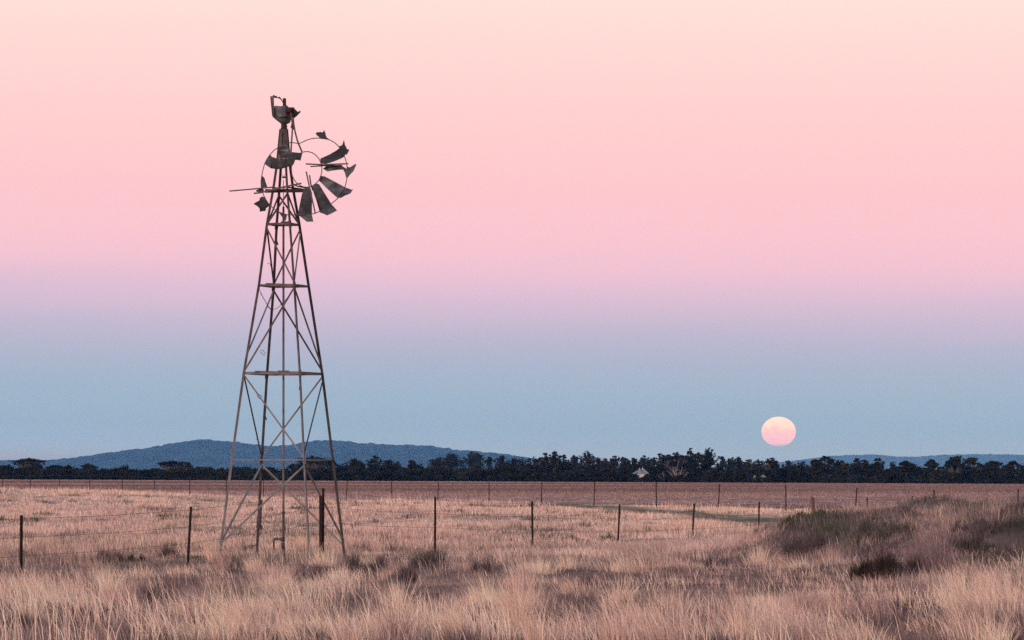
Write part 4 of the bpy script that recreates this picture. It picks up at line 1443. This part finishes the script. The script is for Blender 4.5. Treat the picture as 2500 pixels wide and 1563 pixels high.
# tall pale stems in front of the far fence and dotted in the paddock
x, y = sample(26000, 85, 330)
fd = y - fence_far_Y(x)
kp = (R0.random(len(x)) < .9 * np.exp(-((fd + 4) / 9) ** 2) + .10 * ss(fbm(x, y, 8, 7), .5, .7)) & (fd < 6) & (track(x, y) < .3)
x, y = x[kp], y[kp]
h = R0.uniform(.3, .62, len(x)) * (.6 + .8 * vn(x, y, 6, 2))
c = np.tile(STRAW * 1.15, (len(x), 1)) * (1 + .2 * R0.normal(size=len(x)))[:, None].clip(.5, 1.6)
addb(blades_mesh(x, y, h, .013 * y / 130, R0.normal(-.08, .15, len(x)), 0 * x, c, seg=1))
# D: stubble to the trees
x, y = sample(150000, 300, 1255, 1.10)
kp = (y > fence_far_Y(x) + 4)
x, y = x[kp], y[kp]
h = R0.uniform(.05, .22, len(x)) * (.7 + .6 * vn(x, y, 30, 1))
ii = np.arange(len(x))
addb(blades_mesh(x, y, h, R0.uniform(.1, .3, len(x)) * y / 600, R0.uniform(-.4, .4, len(x)), 0 * x, field_tint(x, y) * (1 + .25 * R0.normal(size=len(x)))[:, None].clip(.4, 1.8) * 1.15, seg=1))
VV = np.concatenate(V); FF_ = np.concatenate(Fc); CC = np.concatenate(Cc)
go = link_mesh('grass', np_mesh('grass', VV, FF_, CC.clip(0, .9)), None, m_grass)
tag(go, 'dry straw grass, tall in front and short in the paddock', kind='stuff')


# ------------------------------------------------------------------ single plants that stand out
def plant_at(u, ybase, Yg=None):
    Y = Yg
    if Yg is None:
        # first ground, walking away from the viewer, that reaches this row
        Ya = np.arange(40, 330, .4)
        row = HOR + (CAMZ - GZ((u - 1250) / F * Ya, Ya)) * F / Ya
        hit = np.nonzero(row <= ybase)[0]
        Y = float(Ya[hit[0]]) if len(hit) else 200.0
        if u > 1850 and Y > 96:
            near = (Ya > 78) & (Ya < 96)
            Y = float(Ya[near][np.argmin(row[near])])
    return (u - 1250) / F * Y, Y


def tussock(name, u, yb, wpx, hpx, n_, cols, label, group, cat, flare=.5, lean=-.12, w_=.0055, Yg=None, dome=False):
    X, Y = plant_at(u, yb, Yg)
    s_ = Y / F
    rad = wpx * s_ / 2
    H = hpx * s_
    rng = np.random.default_rng(int(u * 3 + yb))
    a_ = rng.uniform(0, 2 * math.pi, n_)
    if dome:
        # several uneven lobes with ragged edges
        L = 4 + int(wpx / 16)
        la, lr = rng.uniform(0, 2 * math.pi, L), np.sqrt(rng.random(L)) * rad * .75
        lh = rng.uniform(.45, 1.05, L)
        li = rng.integers(0, L, n_)
        rl = np.abs(rng.normal(0, .5, n_)).clip(0, 1.6)
        sz = rad * rng.uniform(.28, .5, L)[li]
        x = X + lr[li] * np.cos(la[li]) + rl * sz * np.cos(a_)
        y = Y + lr[li] * np.sin(la[li]) * 1.3 + rl * sz * np.sin(a_)
        h = H * lh[li] * np.exp(-(rl / .9) ** 2) * rng.uniform(.5, 1.15, n_)
        r_ = rl * rad * .8
        edge = np.clip(rl / 1.2, 0, 1)
    else:
        r_ = np.sqrt(rng.random(n_)) * rad * .6
        x = X + r_ * np.cos(a_); y = Y + r_ * np.sin(a_)
        h = H * (.30 + .70 * rng.random(n_) ** 1.3)
        edge = 0 * a_
    lx_ = np.cos(a_) * r_ / rad * flare + lean + rng.normal(0, .20, n_)
    ly_ = np.sin(a_) * r_ / rad * flare + rng.normal(0, .12, n_)
    t_ = np.clip(rng.random(n_) * .8 + edge * .6, 0, 1)
    c = mix(np.array(cols[0]), np.array(cols[1]), t_)
    c = mix(c, BROWN * .8, np.clip(edge - .35, 0, .6)) * (1 + .18 * rng.normal(size=n_))[:, None].clip(.5, 1.5)
    v, f, c = blades_mesh(x, y, h, rng.uniform(.7, 1.3, n_) * w_ * s_ / .0065, lx_, ly_, c, 2, rng)
    gz_ = float(GZ(X, Y))
    v = v - np.array([X, Y, gz_])
    ob = link_mesh(name, np_mesh(name, v, f, c), None, m_grass)
    ob.location = (X, Y, gz_)
    tag(ob, label, cat, group)
    return ob


GT = 'pale tussocks standing above the grass'
for (u, yb, wp, hp, n_, col_, lab) in [
    (520, 1375, 44, 118, 110, (STRAW, GOLD), 'tall straw tussock left of the windmill\'s outer left foot'),
    (548, 1385, 40, 90, 90, (BROWN, STRAW), 'browner tussock right at the windmill\'s outer left foot'),
    (385, 1345, 60, 62, 120, (BROWN, STRAW), 'tussock just left of the second near fence post from the left'),
    (122, 1345, 30, 60, 120, (STRAW, GOLD), 'pale tussock right of the leftmost near fence post'),
    (745, 1350, 30, 70, 140, (STRAW, GOLD), 'golden tussock between the windmill pipe and the twin strainer posts'),
    (835, 1352, 26, 74, 130, (STRAW, GOLD), 'golden tussock round the windmill\'s outer right foot'),
    (918, 1350, 9, 70, 26, (STRAW, GOLD), 'thin pale spike of stems right of the windmill\'s outer right foot'),
    (1192, 1345, 16, 78, 40, (STRAW, GOLD), 'thin upright stems between the fourth and fifth near posts'),
    (1262, 1560, 74, 205, 260, (STRAW, GOLD), 'big golden tussock at the bottom centre, tallest in the foreground'),
    (1305, 1590, 60, 175, 150, (STRAW, GOLD), 'golden tussock leaning at the bottom edge, right of the tallest one'),
    (1495, 1500, 50, 110, 70, (STRAW, GOLD), 'loose golden tussock below the sixth near post'),
    (700, 1570, 90, 130, 170, (STRAW, GOLD), 'broad golden tussock at the bottom, below the windmill'),
    (850, 1590, 90, 130, 150, (STRAW, GOLD), 'golden tussock at the bottom edge, right of the windmill'),
    (2270, 1400, 170, 165, 520, (GREY, BROWN), 'tall brown tussock on the front of the right mound'),
    (2225, 1300, 26, 75, 60, (BROWN, STRAW), 'arching pale stems on the crest of the right mound'),
    (2330, 1545, 50, 165, 80, (STRAW, GOLD), 'slim golden tussock low in the right corner'),
    (2410, 1500, 60, 150, 90, (STRAW, GOLD), 'golden tussock near the right edge in front of the mound'),
    (2045, 1520, 60, 120, 90, (STRAW, GOLD), 'golden tussock in front of the dark bush on the right'),
    (2175, 1590, 12, 95, 40, (STRAW, GOLD), 'single thick plume of pale stems at the bottom right'),
    (30, 1590, 60, 70, 160, (GREY, BROWN), 'grey tussock in the bottom left corner'),
]:
    tussock('grass_tussock', u, yb, wp, hp, n_, col_, lab, GT, 'grass tussock')

GS = 'dark low bushes among the dry grass'
D2 = (DARK * .7, np.array([.19, .155, .145]))
G2 = (GREEN * .6, GREEN * 1.2)
for (u, yb, wp, hp, n_, col_, lab) in [
    (900, 1415, 110, 84, 2600, D2, 'large dark dome-shaped bush right of the windmill'),
    (985, 1430, 110, 60, 1800, (DARK, GREY), 'low dark bush sloping off right of the large dome-shaped one'),
    (1045, 1392, 120, 68, 2000, D2, 'wide dark bush below the slim fourth near post'),
    (1180, 1400, 80, 44, 900, (DARK, GREY), 'grey bush between the fourth and fifth near posts'),
    (755, 1420, 110, 56, 1200, (GREY * .7, GREY * 1.1), 'greyish bush below the windmill\'s centre pipe'),
    (270, 1372, 90, 44, 900, (DARK, GREY * 1.05), 'dark brown bush in the low strip left of the second near post'),
    (330, 1372, 55, 34, 500, (DARK, GREEN), 'smaller greenish-dark bush touching the brown one left of the second post'),
    (410, 1360, 50, 40, 420, (DARK, GREY), 'dark tuft close left of the second near post'),
    (478, 1368, 50, 16, 300, (GREEN * .8, GREEN * 1.1), 'flat green weed right of the foot of the second near post'),
    (18, 1400, 60, 22, 350, (GREEN * .7, GREY), 'flat dark weed left of the leftmost near post'),
    (380, 1472, 80, 52, 900, (DARK, GREY), 'small dark hollow bush in the tall grass below the second post'),
    (240, 1530, 120, 66, 1500, (GREY * .55, GREY), 'dark grey patch of bush in the bottom left grass'),
    (60, 1550, 140, 75, 1700, (GREY * .5, GREY * .9), 'slate grey bush at the bottom left corner'),
    (1345, 1320, 70, 26, 500, (DARK, GREY), 'dark weed right behind the fifth near post'),
    (1395, 1322, 90, 22, 500, (DARK, GREY), 'low dark weed midway between the fifth and sixth near posts'),
    (1470, 1318, 70, 22, 500, (DARK, GREEN * 1.1), 'low dark weed close left of the sixth near post'),
    (1700, 1240, 38, 18, 300, (DARK * .9, GREEN * .7), 'round dark bush on the track behind the seventh near post'),
    (1862, 1298, 60, 30, 600, (DARK * .7, GREY * .8), 'dark bush at the left foot of the mound under the eighth near post'),
    (1935, 1272, 80, 24, 800, (GREEN * .5, GREEN * 1.1), 'long green bush along the left brow of the mound'),
    (1990, 1262, 60, 22, 600, (GREEN * .5, GREEN * 1.1), 'green bush on the mound\'s brow by the old split post'),
    (1965, 1352, 140, 52, 2200, (DARK * .7, GREY * .8), 'wide dark bush on the left face of the mound'),
    (2130, 1418, 150, 82, 3200, (DARK * .25, DARK * .8), 'blackest bush, on the front of the mound'),
    (2208, 1410, 150, 74, 2400, (DARK * .3, GREY * .6), 'dark bush merging into the tall brown tussock on the mound'),
    (2150, 1316, 190, 42, 2400, (DARK * .8, np.array([.15, .14, .12])), 'broad dull grey bush high on the middle of the mound'),
    (2240, 1264, 110, 38, 1300, (DARK, GREY), 'grey bush on the mound\'s skyline below the ninth post'),
    (2345, 1248, 56, 34, 800, (DARK * .6, GREY * .9), 'round dark bush on the mound\'s skyline near the right edge'),
    (2440, 1268, 110, 38, 1300, (DARK * .7, GREY), 'dark bush at the right edge on top of the mound'),
    (2385, 1300, 150, 44, 1900, (DARK * .8, GREY), 'wide dark bush on the mound\'s upper right face'),
    (2370, 1350, 130, 54, 1900, (GREEN * .5, GREY * .8), 'dark green bush right of the tall brown tussock'),
    (2470, 1370, 110, 54, 1400, (DARK, GREY), 'dark bush at the right edge of the mound\'s face'),
    (1750, 1385, 70, 36, 500, (DARK, GREY), 'dark hollow tuft in tall grass below the seventh near post'),
]:
    tussock('bush', u, yb, wp, hp, n_, col_, lab, GS, 'bush', flare=.8, lean=-.05, w_=.008, dome=True)
